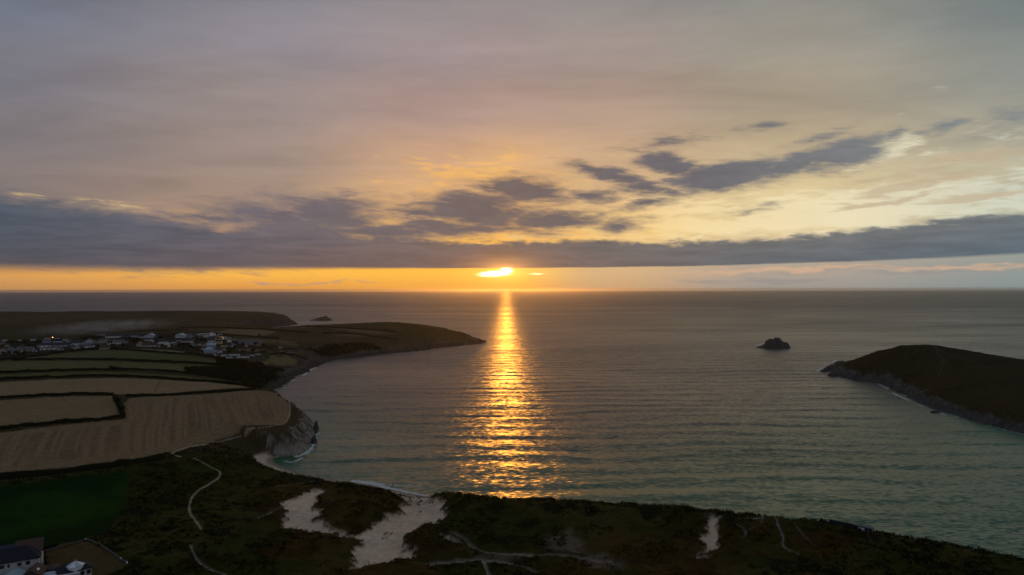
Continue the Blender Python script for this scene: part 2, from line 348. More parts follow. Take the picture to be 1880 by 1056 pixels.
W_L = _rbf_fit(ctrl[~isr, :2], ctrl[~isr, 2]); W_R = _rbf_fit(ctrl[isr, :2], ctrl[isr, 2])
def rbf(X, Y, pts, w):
    s = w[-3] + w[-2] * X + w[-1] * Y
    for i in range(len(pts)):
        s = s + w[i] * np.sqrt((X - pts[i, 0]) ** 2 + (Y - pts[i, 1]) ** 2)
    return s

def in_poly(X, Y, poly):
    ins = np.zeros(X.shape, bool); n = len(poly)
    for i in range(n):
        ax, ay = poly[i]; bx, by = poly[(i + 1) % n]
        c = (ay > Y) != (by > Y)
        ins ^= c & (X < ax + (Y - ay) / (by - ay + 1e-12) * (bx - ax))
    return ins
def project(X, Y, Z):
    p = np.stack([X - CAM[0], Y - CAM[1], Z - CAM[2]], -1) @ RM
    return 940.0 + F * p[..., 0] / -p[..., 2], 528.0 - F * p[..., 1] / -p[..., 2]

def smin(a, b, k):
    h = np.clip(0.5 + 0.5 * (b - a) / k, 0, 1)
    return b * (1 - h) + a * h - k * h * (1 - h)

# ------------------------------------------------------------------ pixel -> ground on the land surface
def raycast(pix, hfun, t0=160.0, t1=4200.0, n=520):
    pix = np.array(pix, float)
    D = np.stack([(pix[:, 0] - 940) / F, (528 - pix[:, 1]) / F, -np.ones(len(pix))], -1) @ RM.T
    T = np.geomspace(t0, t1, n)
    X = CAM[0] + D[:, 0:1] * T; Y = CAM[1] + D[:, 1:2] * T; Z = CAM[2] + D[:, 2:3] * T
    Hh = np.maximum(hfun(X.ravel(), Y.ravel()).reshape(X.shape), 0.0)
    below = Z < Hh
    k = np.argmax(below, axis=1); hit = below.any(axis=1); k = np.maximum(k, 1)
    i = np.arange(len(pix))
    a = (Z - Hh)[i, k - 1]; b = (Z - Hh)[i, k]
    f = np.where(hit, a / (a - b + 1e-9), 0)
    t = np.where(hit, T[k - 1] + (T[k] - T[k - 1]) * f, (0 - CAM[2]) / np.minimum(D[:, 2], -1e-4))
    return np.stack([CAM[0] + D[:, 0] * t, CAM[1] + D[:, 1] * t, CAM[2] + D[:, 2] * t], -1)

# fan grid of the bay (rows widen with distance so that the mesh is finest close by)
U0, U1, NU = -0.86, 0.86, 1080
Y0, RATIO, NR = 175.0, 1.0040, 690
us = np.linspace(U0, U1, NU); ys = Y0 * RATIO ** np.arange(NR)
GX = us[None, :] * ys[:, None]; GY = np.repeat(ys[:, None], NU, 1)

def base_height_grid():
    """base_height on the fan grid, with the smooth control surface solved coarsely and interpolated."""
    dm, tm = seg_dist(GX, GY, coast_main); dr, tr = seg_dist(GX, GY, coast_right)
    right = dr > dm
    d = np.where(right, dr, dm); t = np.where(right, tr, tm)
    st = 6
    ri = np.unique(np.r_[np.arange(0, NR, st), NR - 1]); ci = np.unique(np.r_[np.arange(0, NU, st), NU - 1])
    cX = GX[np.ix_(ri, ci)]; cY = GY[np.ix_(ri, ci)]
    def up(v):
        v = np.array([np.interp(np.arange(NU), ci, row) for row in v])
        return np.array([np.interp(np.arange(NR), ri, col) for col in v.T]).T
    hl = up(rbf(cX, cY, ctrl[~isr, :2], W_L)); hr = up(rbf(cX, cY, ctrl[isr, :2], W_R))
    h0 = np.maximum(np.where(right, hr, hl), 2.0)
    return finish_height(GX, GY, h0, d, t, right)
def finish_height(X, Y, h0, d, t, right):
    rough = fbm(X, Y, 22.0, 5, 3, 0.58)
    far = sstep(300, 1500, np.hypot(X, Y))
    dn = d + rough * np.where(t < 0.5, 5.0 + 9.0 * far, 1.2)
    slope = np.where(right, 0.50, 1.05 - 0.62 * sstep(650, 1000, Y) + 0.5 * sstep(1800, 2100, Y))
    cliff = dn * slope + 3.2 * np.abs(fbm(X, Y, 9.0, 3, 21)) * sstep(0, 8, dn)
    beach = np.where(dn < 8, dn * 0.10, 0.8 + (dn - 8) * 0.42)
    prof = cliff + (beach - cliff) * sstep(0.2, 0.8, t)
    prof = np.where(dn < 0, dn * 0.35, prof)
    h = smin(h0, prof, 3.0)
    h = np.where(prof < 1.0, np.minimum(h, prof), h)
    return h, dn, t, right
H, DN, CT, RIGHT = base_height_grid()

def sampler(arr):
    def f(x, y):
        x = np.asarray(x, float); y = np.asarray(y, float)
        yy = np.clip(y, Y0, ys[-1] * 0.9999)
        r = np.clip(np.log(yy / Y0) / math.log(RATIO), 0, NR - 1.001); c = np.clip((x / yy - U0) / (U1 - U0) * (NU - 1), 0, NU - 1.001)
        i = r.astype(int); j = c.astype(int); a = r - i; b = c - j
        return arr[i, j] * (1-a) * (1-b) + arr[i+1, j] * a * (1-b) + arr[i, j+1] * (1-a) * b + arr[i+1, j+1] * a * b
    return f

def world_polys(polys):
    flat = [q for p in polys for q in p]
    pts = raycast(flat, sampler(H))
    out = []; k = 0
    for p in polys:
        out.append(pts[k:k + len(p)]); k += len(p)
    return out

# traced outlines (photograph pixels) -------------------------------------------------
FIELDS = [  # outline, albedo, second albedo, row kind, label
    ([(0,894),(120,877),(237,866),(236,885),(226,930),(200,972),(150,990),(80,1003),(-60,1012),(-60,902)], (.010,.040,.004), (.006,.022,.003), 0, 'dark green pasture behind the house with the slate roofs'),
    ([(-60,876),(0,870),(150,855),(240,844),(330,826),(400,806),(440,791),(520,780),(533,762),(531,745),(505,723),(470,717),(380,724),(238,731),(229,740),(231,770),(120,780),(0,795),(-60,800)], (.235,.168,.098), (.150,.107,.062), 1, 'large stubble field with curved harvest lines running to the cliff edge'),
    ([(-60,738),(0,735),(205,727),(213,745),(219,764),(120,773),(0,786),(-60,790)], (.235,.175,.098), (.19,.145,.078), 2, 'stubble field enclosed by hedges beside the large stubble field'),
    ([(-60,706),(0,702),(200,694),(280,697),(430,707),(456,712),(300,723),(232,724),(120,723),(0,729),(-60,733)], (.270,.196,.115), (.215,.160,.094), 2, 'pale stubble field with a curved wheel track'),
    ([(-60,692),(0,688),(200,682),(330,690),(440,704),(280,691),(0,695),(-60,697)], (.105,.105,.040), (.088,.092,.036), 0, 'narrow olive green strip field between two hedges'),
    ([(-60,666),(0,664),(200,664),(320,669),(430,676),(340,684),(190,677),(0,681),(-60,683)], (.115,.112,.045), (.14,.112,.062), 0, 'olive and tan field below the village'),
    ([(40,658),(110,651),(160,644),(210,643),(300,650),(400,662),(412,668),(260,660),(60,659)], (.100,.100,.046), (.085,.092,.036), 0, 'olive green field directly under the village houses'),
    ([(240,640),(330,645),(375,651),(300,648)], (.22,.19,.14), (.18,.16,.12), 0, 'thin pale strip of grass under the village hedge'),
    ([(395,611),(420,604),(500,607),(508,609),(480,618),(430,614)], (.16,.125,.075), (.14,.11,.07), 0, 'tan field above the village hotel'),
    ([(464,666),(500,653),(530,655),(546,663),(540,671),(500,668)], (.17,.145,.075), (.15,.13,.06), 0, 'pale rough grass field above the dark cove'),
    ([(600,603),(640,603),(700,610),(740,616),(690,613),(640,608)], (.15,.115,.075), (.12,.09,.06), 0, 'brown strip field on the far headland'),
    ([(580,609),(620,610),(680,617),(640,618)], (.14,.105,.07), (.12,.09,.06), 0, 'brown strip field lower on the far headland'),
    ([(425,622),(480,623),(540,628),(550,633),(480,630),(432,627)], (.12,.10,.05), (.10,.085,.045), 0, 'olive grass field right of the parked cars'),
    ([(435,641),(480,643),(540,647),(545,651),(490,646),(440,645)], (.15,.12,.085), (.13,.105,.075), 0, 'tan field between the barn and the caravans'),
]
SAND = [
    [(522,928),(545,914),(585,901),(600,906),(577,919),(572,938),(592,962),(625,983),(655,991),(640,991),(600,984),(560,979),(524,973),(530,950)],
    [(700,902),(745,907),(775,913),(812,930),(816,952),(800,966),(775,972),(745,984),(738,1000),(752,1015),(755,1030),(700,1036),(652,1047),(645,1030),(662,1002),(672,984),(700,962),(735,942),(744,926),(732,914)],
    [(806,976),(832,992),(862,1011),(850,1012),(818,1000),(806,988)],
    [(1283,1031),(1293,1010),(1298,980),(1306,965),(1311,950),(1318,950),(1312,980),(1308,1008),(1292,1026)],
    [(1286,945),(1292,944),(1300,960),(1308,968),(1300,968)],
]
BARE = [[(1000,990),(1050,975),(1080,1005),(1060,1025),(1010,1015)], [(1060,1034),(1110,1020),(1140,1040),(1150,1056),(1090,1056)], [(850,1022),(900,1018),(985,1022),(930,1034),(880,1034)],
        [(84,1012),(120,1004),(158,994),(180,1002),(205,1015),(233,1034),(225,1045),(180,1060),(90,1060)]]
PATHS = [  # polyline, half width in metres, albedo, label
    ([(355,840),(385,857),(406,865),(402,878),(385,888),(360,902),(349,918),(347,940),(358,955),(370,972)], .5, (.30,.26,.20), 'pale sandy footpath winding through dark heath above the cove'),
    ([(350,1003),(357,1022),(366,1036),(390,1050),(415,1058)], .45, (.29,.25,.20), 'pale footpath at the bottom edge right of the house garden'),
    ([(315,833),(322,828),(332,826),(372,816),(380,815)], .7, (.38,.33,.28), 'short pale track at the corner of the large stubble field'),
    ([(318,835),(330,838)], .6, (.38,.33,.28), 'stub of sandy track beside the large stubble field'),
    ([(380,812),(440,795),(470,788),(520,780),(530,768),(533,750),(525,734),(508,724)], .55, (.33,.27,.20), 'thin coast path along the edge of the large stubble field'),
    ([(468,957),(500,941),(520,932),(545,916)], .45, (.30,.27,.23), 'faint sandy trail left of the dune hollow'),
    ([(490,987),(505,980),(521,977)], .4, (.30,.27,.23), 'short sandy trail below the dune hollow'),
    ([(500,897),(540,890),(580,884)], .35, (.26,.24,.20), 'faint trail on the slope above the beach'),
    ([(830,982),(858,1002),(882,1019),(960,1021),(1060,1030),(1120,1037)], 1.0, (.36,.31,.26), 'sandy track leading from the dunes to the right'),
    ([(760,1042),(800,1040),(850,1037),(885,1030),(940,1040),(985,1058)], .95, (.34,.295,.25), 'sandy track curving towards the bottom edge'),
    ([(888,1034),(897,1058)], .8, (.32,.28,.24), 'short track fork at the bottom edge'),
    ([(1345,958),(1375,957),(1400,955),(1412,958),(1428,952)], .35, (.34,.31,.28), 'sandy trail along the dune crest'),
    ([(1398,952),(1402,963),(1384,974),(1370,980)], .3, (.30,.28,.26), 'faint sandy trail down from the dune crest'),
    ([(1412,953),(1428,970),(1440,992),(1434,1004),(1452,1016),(1466,1024)], .4, (.36,.33,.30), 'sandy trail dropping from the dune crest near the beach hut'),
    ([(1455,965),(1475,985),(1495,1008)], .3, (.20,.19,.17), 'faint trail beside the sandy trail'),
    ([(300,697),(289,706),(285,715),(288,723)], .45, (.12,.09,.055), 'curved dark wheel track in the pale stubble field'),
    ([(-20,886),(60,877.5),(120,871),(190,863),(230,858)], .3, (.07,.075,.035), 'thin pale strip along the top of the green pasture'),
    ([(1350,968),(1362,973),(1372,985),(1362,990)], .5, (.26,.24,.21), 'patch of bare sand between the sandy trails'),
    ([(1560,962),(1590,985),(1600,1000)], .3, (.16,.15,.13), 'faint trail below the beach hut'),
    ([(1120,1037),(1150,1056)], .6, (.28,.25,.22), 'sandy track running on to the bottom edge'),
    ([(1690,633),(1715,645),(1735,660),(1728,675),(1722,692)], .9, (.055,.052,.042), 'worn footpath down the right headland'),
    ([(1700,634),(1760,655),(1820,678)], .9, (.055,.052,.042), 'worn footpath across the right headland'),
]
poly_px = [f[0] for f in FIELDS] + SAND + BARE + [p[0] for p in PATHS]
WP = world_polys(poly_px)
nF, nS, nB = len(FIELDS), len(SAND), len(BARE)
WF, WS, WB, WPT = WP[:nF], WP[nF:nF + nS], WP[nF + nS:nF + nS + nB], WP[nF + nS + nB:]

def poly_sd(poly, margin=8.0):
    """signed distance to an outline, only near its bounding box"""
    out = np.full(GX.shape, -1e3)
    lo = poly[:, :2].min(0) - margin; hi = poly[:, :2].max(0) + margin
    m = (GX > lo[0]) & (GX < hi[0]) & (GY > lo[1]) & (GY < hi[1])
    if m.any():
        out[m] = seg_dist(GX[m], GY[m], [((p[0], p[1]), 0) for p in poly])[0]
    return out
def line_d(poly, margin=6.0):
    out = np.full(GX.shape, 1e3)
    # smooth the polyline a little first
    p = poly[:, :2]
    for _ in range(2):
        q = [p[0]]
        for a, b in zip(p[:-1], p[1:]): q += [a * .75 + b * .25, a * .25 + b * .75]
        q.append(p[-1]); p = np.array(q)
    lo = p.min(0) - margin; hi = p.max(0) + margin
    m = (GX > lo[0]) & (GX < hi[0]) & (GY > lo[1]) & (GY < hi[1])
    X = GX[m]; Y = GY[m]; best = np.full(X.shape, 1e6)
    for a, b in zip(p[:-1], p[1:]):
        e = b - a; L = e @ e + 1e-9
        t = np.clip(((X - a[0]) * e[0] + (Y - a[1]) * e[1]) / L, 0, 1)
        best = np.minimum(best, (X - a[0] - t * e[0]) ** 2 + (Y - a[1] - t * e[1]) ** 2)
    out[m] = np.sqrt(best)
    return out

N_A = fbm(GX, GY, 34.0, 4, 40); N_B = fbm(GX, GY, 9.0, 4, 50); N_C = fbm(GX, GY, 2.6, 3, 60); N_D = fbm(GX, GY, 150.0, 3, 70)
DIST = np.hypot(GX, GY)
NEAR = 1 - sstep(430, 560, DIST)
ID = np.zeros(GX.shape, int)                         # which ground object a vertex belongs to

sand = np.zeros(GX.shape)
for p in WS:
    sd = poly_sd(p)
    sand = np.maximum(sand, sstep(-0.7, 0.9, sd + (0.8 if np.ptp(p[:, 0]) > 15 else -0.75) + (N_B * 3.4 + N_C * 2.4) * (1.0 if np.ptp(p[:, 0]) > 15 else 0.45)))
beach_m = sstep(0.55, 0.9, CT) * (1 - sstep(8.0, 12.0, DN + N_B * 4.0)) * (DN > -30)
sand_all = np.maximum(sand, beach_m)
field_m = np.zeros(GX.shape); field_sd = []
for k, p in enumerate(WF):
    sd = poly_sd(p, 4.0); field_sd.append(sd)
    m = sd > 0
    ID[m] = k + 1
    field_m = np.maximum(field_m, sstep(-1.0, 0.6, sd + N_C * 0.6))
bare = np.zeros(GX.shape); garden = np.zeros(GX.shape)
for k, p in enumerate(WB):
    sd = poly_sd(p)
    v = sstep(-3.0, 4.0, sd + N_B * 5.0)
    if k == 3: garden = sstep(-.5, .5, sd)
    else: bare = np.maximum(bare, v)
path_near = np.full(GX.shape, 1e3); path_m = np.zeros(GX.shape); path_col = np.zeros(GX.shape + (3,))
ID_PATH = 100
for k, (p, (_, w, colr, _l)) in enumerate(zip(WPT, PATHS)):
    d = line_d(p); path_near = np.minimum(path_near, d - w)
    v = 1 - sstep(w * 0.55, w * 1.25, d + N_C * w * 0.45)
    m = v > path_m; path_m[m] = v[m]; path_col[m] = colr
    ID[d < w * 0.9] = ID_PATH + k
ID[sand_all > 0.6] = 90
ID[(garden > 0.5) & (ID < 100)] = 91

# fine relief: dune hummocks, tussocky heath, rocky cliffs
flat = np.maximum(np.maximum(field_m, sand_all), path_m)
veg = 1 - flat
hum = np.abs(fbm(GX, GY, 19.0, 4, 80)) * 2.0
dune_zone = NEAR * sstep(-150, -90, GX + 0 * GY)
H = H + veg * (1 - garden) * sstep(1.0, 4.0, H) * (NEAR * (0.45 * N_B + 0.28 * N_C) + dune_zone * np.where(GX < -40, sstep(8, 34, DN), 1) * (hum * 1.35 + 0.9 + 1.3 * np.abs(fbm(GX, GY, 8.0, 2, 85)) * sstep(60, 20, DN)) + (1 - NEAR) * (0.8 * N_B + 0.5 * N_C + 2.2 * N_D * sstep(1500, 2000, GY)) * sstep(2, 14, DN))
H = H + sand * (0.12 * N_C + 0.55 * N_A + 0.35 * N_B) - path_m * 0.12 + sand_all * 0.1 * N_B * (H > 0.6)
gy, gx = np.gradient(H)
SL = np.hypot(np.gradient(H, axis=1) / (ys[:, None] * (us[1] - us[0])), np.gradient(H, axis=0) / np.gradient(ys)[:, None])
rock = sstep(0.40, 0.70, SL + N_C * 0.22 + N_B * 0.12) * (1 - np.maximum(sand_all, field_m)) * np.where(CT < 0.5, 1, 0.0) * (1 - sstep(26, 60, DN))
rock = rock * sstep(-.38, -.08, N_B + .4 * N_C)
rock = np.maximum(rock, (CT < 0.5) * (1 - sstep(2.0, 7.0, DN + N_B * 4)) * (DN > -40) * sstep(-.3, .3, N_C + .5))
rock = np.where(RIGHT, 1 - sstep(7, 15, DN + N_B * 9), rock)
rock = np.maximum(rock, (CT < .5) * (GY > 780) * ~RIGHT * (1 - sstep(8, 20, DN + N_A * 10 + N_B * 6)))
H = H + rock * ((2.2 * np.abs(N_C) + 1.8 * np.abs(N_B) - 0.8) * np.where(RIGHT, 1.7, 1.0) + np.where(RIGHT, 1.6 * fbm(GX, GY, 6.0, 2, 130), 0)) * sstep(0.0, 4.0, DN)

# base colours (albedo)
def mixc(a, b, f): return a * (1 - f[..., None]) + np.asarray(b) * f[..., None]
COL = np.zeros(GX.shape + (3,)); COL[:] = (.028, .032, .0065)
COL = mixc(COL, (.050, .044, .012), sstep(-.10, .40, N_A + .5 * N_B))
COL = mixc(COL, (.010, .013, .003), sstep(0.0, .28, N_B + .5 * N_C))
COL = mixc(COL, (.078, .038, .010), sstep(.15, .6, fbm(GX, GY, 55.0, 4, 90) + .25 * N_C) * NEAR * .45)
far = 1 - NEAR
COL = mixc(COL, (.062, .052, .026), far * .75)
COL = mixc(COL, (.085, .060, .034), far * sstep(-.1, .4, N_D + .4 * N_A))
COL = mixc(COL, (.038, .040, .018), far * sstep(.05, .4, N_A + .3 * N_B) * .8)
COL = np.where(RIGHT[..., None], mixc(np.zeros_like(COL) + (.033, .028, .012), (.020, .020, .007), sstep(-.2, .4, N_A + .5 * N_B)), COL)
COL = np.where(RIGHT[..., None], mixc(COL, (.044, .033, .013), sstep(.15, .6, N_D + .6 * N_B) * .8), COL)
COL = mixc(COL, (.135, .110, .085), bare * (.75 + .25 * N_C))
vil = world_polys([[(-60,628),(0,626),(130,622),(250,612),(360,607),(400,610),(440,622),(480,640),(470,652),(420,660),(380,650),(250,642),(130,642),(60,655),(-60,666)]])[0]
COL = mixc(COL, (.024, .026, .014), sstep(-6, 10, poly_sd(vil, 20) + N_B * 8) * .85)
for k, (o, a, b, rows, lab) in enumerate(FIELDS):
    sd = field_sd[k]; m = sstep(-1.0, 0.6, sd + N_C * 0.6)
    if not (m > 0).any(): continue
    mixf = sstep(-.3, .4, N_A + .3 * N_B)
    if rows == 1:                                     # curved combine rows that follow the outline's far edge
        ph = GX * 0.893 + GY * 0.45 + 5 * fbm(GX, GY, 110, 2, 33)
        al = GY * 0.893 - GX * 0.45
        hl = sstep(-.45, .45, vnoise(ph / 1.7, al / 80.0, 5) + .4 * vnoise(ph / 6.5, al / 110.0, 6))
        inner = sstep(9, 14, sd + N_B * 3)
        ph2 = sd / 4.2
        hl = hl * inner + (np.sin(ph2 * 2 * np.pi) * .5 + .5) * .55 * (1 - inner)
        mixf = np.clip(hl * (0.45 + .55 * sstep(-.5, .5, N_B)) * .9, 0, 1)
    elif rows == 2:
        ph = (GY * 0.98 + GX * 0.10) / 7.5
        mixf = np.clip((np.sin(ph * 2 * np.pi) * .5 + .5) * .55 + .35 * N_A, 0, 1)
    c = mixc(np.zeros_like(COL) + a, b, mixf)
    c = c * (1 + .10 * N_C[..., None] + .08 * N_B[..., None])
    COL = COL * (1 - m[..., None]) + c * m[..., None]
rk = mixc(np.zeros_like(COL) + (.270, .248, .222), (.075, .068, .060), sstep(-.15, .45, N_C + .6 * N_B))
COL = COL * (1 - rock[..., None]) + rk * rock[..., None]
COL = mixc(COL, (.046, .047, .050), rock * np.where(RIGHT, .86, 0))
COL = mixc(COL, (.040, .037, .033), rock * (GY > 640) * ~RIGHT * .9)
wet = (1 - sstep(2.0, 7.0, DN + N_A * 2)) * beach_m
COL = mixc(COL, (.60, .485, .37), sand_all)
COL = COL * (1 + (sand_all * (.10 * N_A + .10 * N_B + .07 * N_C))[..., None])
COL = mixc(COL, (.27, .215, .165), wet)
COL = mixc(COL, (.085, .062, .030), garden * .9)
COL = COL * (1 - path_m[..., None]) + path_col * path_m[..., None]
COL = np.clip(COL, 0.004, 0.8)

# ------------------------------------------------------------------ materials
def new_mat(name):
    m = bpy.data.materials.new(name); m.use_nodes = True
    t = NT(m.node_tree); b = t.n['Principled BSDF']
    return m, t, b
def pos_of(t): return t.n.new('ShaderNodeNewGeometry').outputs['Position']
def attr(t, name, out='Color'):
    a = t.n.new('ShaderNodeAttribute'); a.attribute_name = name; return a.outputs[out]

def ground_material():
    m, t, b = new_mat('land surface')
    p = pos_of(t); c = attr(t, 'albedo')
    n1 = t.noise(p, 1.6, 6.0, 0.65); n2 = t.noise(p, 0.28, 4.0, 0.6)
    k = t.math('MULTIPLY', t.rng(n1, 0.28, 0.72, 0.62, 1.38), t.rng(n2, 0.3, 0.7, 0.84, 1.16))
    t.put(b.inputs['Base Color'], t.vec('SCALE', c, scale=k))
    b.inputs['Roughness'].default_value = 1.0; b.inputs['Specular IOR Level'].default_value = 0.02
    bp = t.n.new('ShaderNodeBump'); bp.inputs['Strength'].default_value = 0.9; bp.inputs['Distance'].default_value = 0.5
    t.put(bp.inputs['Height'], t.noise(p, 0.9, 6.0, 0.68)); t.put(b.inputs['Normal'], bp.outputs[0])
    return m
def plain(name, col, rough=0.8, var=0.18, scale=1.2, spec=0.3, metal=0.0, bump=0.0):
    m, t, b = new_mat(name)
    p = pos_of(t); n = t.noise(p, scale, 5.0, 0.6)
    t.put(b.inputs['Base Color'], t.vec('SCALE', (*col,), scale=t.rng(n, 0.25, 0.75, 1 - var, 1 + var)))
    b.inputs['Roughness'].default_value = rough; b.inputs['Specular IOR Level'].default_value = spec; b.inputs['Metallic'].default_value = metal
    if bump:
        bp = t.n.new('ShaderNodeBump'); bp.inputs['Strength'].default_value = 0.8; bp.inputs['Distance'].default_value = bump
        t.put(bp.inputs['Height'], n); t.put(b.inputs['Normal'], bp.outputs[0])
    return m
def attr_mat(name, rough=0.95):
    m, t, b = new_mat(name)
    c = attr(t, 'albedo'); n = t.noise(pos_of(t), 3.0, 3.0, 0.6)
    t.put(b.inputs['Base Color'], t.vec('SCALE', c, scale=t.rng(n, 0.3, 0.7, 0.75, 1.25)))
    b.inputs['Roughness'].default_value = rough; b.inputs['Specular IOR Level'].default_value = 0.02
    return m
M_LAND = ground_material(); M_LEAF = attr_mat('foliage')

# ------------------------------------------------------------------ building meshes
def tag(o, label=None, cat=None, group=None, kind=None):
    if label: o['label'] = label
    if cat: o['category'] = cat
    if group: o['group'] = group
    if kind: o['kind'] = kind
    return o
def np_mesh(name, V, Fq, cols=None, normals=None, smooth=True):
    me = bpy.data.meshes.new(name)
    V = np.ascontiguousarray(V, np.float32); Fq = np.ascontiguousarray(Fq, np.int32)
    nv, nf, k = len(V), len(Fq), Fq.shape[1]
    me.vertices.add(nv); me.vertices.foreach_set('co', V.ravel())
    me.loops.add(nf * k); me.loops.foreach_set('vertex_index', Fq.ravel())
    me.polygons.add(nf)
    me.polygons.foreach_set('loop_start', np.arange(0, nf * k, k, dtype=np.int32))
    me.polygons.foreach_set('use_smooth', np.full(nf, smooth))
    me.update(calc_edges=True)
    if cols is not None:
        for nm, arr in cols.items():
            if arr.ndim == 2:
                a = me.attributes.new(nm, 'FLOAT_COLOR', 'POINT'); a.data.foreach_set('color', np.c_[arr, np.ones(nv)].astype(np.float32).ravel())
            else:
                a = me.attributes.new(nm, 'FLOAT', 'POINT'); a.data.foreach_set('value', arr.astype(np.float32))
    if normals is not None: me.normals_split_custom_set_from_vertices(normals)
    return me
def add_obj(name, me, mat=None, parent=None):
    o = bpy.data.objects.new(name, me); C.objects.link(o)
    if mat and not me.materials: me.materials.append(mat)
    if parent: o.parent = parent
    return o
def empty(name, loc, rz=0.0):
    o = bpy.data.objects.new(name, None); C.objects.link(o); o.location = loc; o.rotation_euler = (0, 0, rz); o.empty_display_size = 1
    return o

# ------------------------------------------------------------------ land
du = us[1] - us[0]
TX = np.stack([np.full(GX.shape, 1.0), np.zeros(GX.shape), np.gradient(H, axis=1) / (GY * du)], -1)
dY = np.gradient(ys)[:, None]
TY = np.stack([us[None, :] + 0 * GY, np.ones(GX.shape), np.gradient(H, axis=0) / dY], -1)
NRM = np.cross(TX, TY); NRM /= np.linalg.norm(NRM, axis=2, keepdims=True)
idx = np.arange(NR * NU).reshape(NR, NU)
QUADS = np.stack([idx[:-1, :-1], idx[:-1, 1:], idx[1:, 1:], idx[1:, :-1]], -1).reshape(-1, 4)
Hf = H.ravel(); above = (Hf[QUADS] > -0.6).any(1)
LQ = QUADS[above]
qid = ID.ravel()[LQ[:, 0]]; qright = RIGHT.ravel()[LQ[:, 0]]
VV = np.stack([GX.ravel(), GY.ravel(), Hf], -1); CC = COL.reshape(-1, 3); NN = NRM.reshape(-1, 3)
def land_piece(name, sel, label, cat=None):
    q = LQ[sel]
    if len(q) == 0: return
    used, inv_i = np.unique(q, return_inverse=True)
    me = np_mesh(name, VV[used], inv_i.reshape(q.shape), {'albedo': CC[used]}, NN[used])
    return tag(add_obj(name, me, M_LAND), label, cat, kind='structure')
grp = qid.copy()
land_piece('ground', (grp == 0) & ~qright, 'dark heath, cliffs and rough grass of the coast', 'ground')
land_piece('headland', qright & (grp < 100), 'dark rounded headland with a grey rocky shore on the right', 'headland')
land_piece('sand', (grp == 90) & ~qright, 'pale dune sand and the beach along the waterline', 'sand')
land_piece('garden', (grp == 91), 'brown lawn of the house inside the stone wall', 'lawn')
for k, f in enumerate(FIELDS): land_piece('field', grp == k + 1, f[4], 'field')
for k, f in enumerate(PATHS): land_piece('path', grp == ID_PATH + k, f[3], 'path')
# coarse land out of sight behind and below the camera so that the ground goes on
def coarse_land(BX, BY, label):
    dm, tm = seg_dist(BX, BY, coast_main); dr, tr = seg_dist(BX, BY, coast_right); rt = dr > dm
    h0 = np.maximum(np.where(rt, rbf(BX, BY, ctrl[isr, :2], W_R), rbf(BX, BY, ctrl[~isr, :2], W_L)), 2.0)
    BH = np.clip(finish_height(BX, BY, np.clip(h0, 2, 45), np.where(rt, dr, dm), np.where(rt, tr, tm), rt)[0], -30, 45) + 0.3
    bi = np.arange(BX.size).reshape(BX.shape)
    BQ = np.stack([bi[:-1, :-1], bi[:-1, 1:], bi[1:, 1:], bi[1:, :-1]], -1).reshape(-1, 4)
    BQ = BQ[(BH.ravel()[BQ] > -1).any(1)]
    k = fbm(BX, BY, 60.0, 3, 77).ravel()[:, None]
    me = np_mesh('ground', np.stack([BX.ravel(), BY.ravel(), BH.ravel()], -1), BQ, {'albedo': np.clip(np.array([[.036, .036, .011]]) * (1 + .5 * k), .004, 1)})
    tag(add_obj('ground', me, M_LAND), label, 'ground', kind='structure')
bx = np.r_[np.linspace(-3000, -500, 26)[:-1], np.linspace(-500, 500, 51), np.linspace(500, 3000, 26)[1:]]; by = np.r_[np.linspace(-2600, 0, 27)[:-1], np.linspace(0, Y0, 10), Y0 + 8]
coarse_land(*np.meshgrid(bx, by), 'inland heath behind the dunes')
for u_a, u_b, lab_ in ((-6.0, U0 + .006, 'farmland going on to the left of the fields'), (U1 - .006, 6.0, 'land going on to the right of the headland')):
    t_ = np.linspace(0, 1, 40) ** 2; uu = (u_b + (u_a - u_b) * t_)[::-1] if u_a < 0 else u_a + (u_b - u_a) * t_
    yy = ys[::12]; coarse_land(uu[None] * yy[:, None], np.repeat(yy[:, None], len(uu), 1), lab_)

HS = sampler(H)
def ground(pix): return raycast(pix, HS)

# ------------------------------------------------------------------ sea
SURF = [  # breaking water: polyline in pixels, half width in metres
    ([(497,851),(515,860),(535,868),(555,872),(570,874)], 3.2), ([(560,874),(590,878),(625,882)], 2.2), ([(523,846),(534,850),(545,846),(556,840)], 1.3), ([(537,851),(543,851)], 1.0),
    ([(545,838),(560,833),(571,824),(576,812),(579,803)], 3.0), ([(579,800),(586,795)], 1.5),
    ([(650,884),(675,886),(700,890)], 4.0), ([(714,890.5),(740,891),(768,893)], 1.4), ([(700,893),(730,900),(755,905),(780,910)], 2.6), ([(770,890),(772,890)], 1.2), ([(590,863),(600,864)], .8),
    ([(1612,705),(1622,710),(1632,715)], 3), ([(1640,722),(1650,727),(1668,735)], 4.5), ([(1684,742),(1694,746)], 3), ([(1712,755),(1722,758),(1735,761)], 4), ([(1810,781),(1830,786),(1850,790),(1880,798)], 2.2), ([(1745,762),(1760,767)], 2),
    ([(1500,681),(1510,677),(1520,673)], 4), ([(1530,664),(1536,662)], 4), ([(1540,686),(1550,682)], 3), ([(1390,633.5),(1402,631)], 5), ([(562,589.5),(569,589)], 10),
    ([(556,690),(564,684)], 3), ([(568,681),(580,675)], 3), ([(536,700),(541,697)], 2), ([(700,652),(760,646)], 2.0), ([(845,636),(858,634)], 3), ([(585,776),(592,777)], 1.2),
]
foam = np.zeros(GX.shape)
for pl, w in SURF:
    p = np.array([at_z(*q) for q in pl]); w = w * (.55 if pl[0][0] > 1600 else 1.0); d = line_d(p, w * 3 + 4)
    foam = np.maximum(foam, (1 - sstep(w * .15, w * 1.25, d + w * .5 * N_C)))
shore = np.clip(-DN, -20, 400)
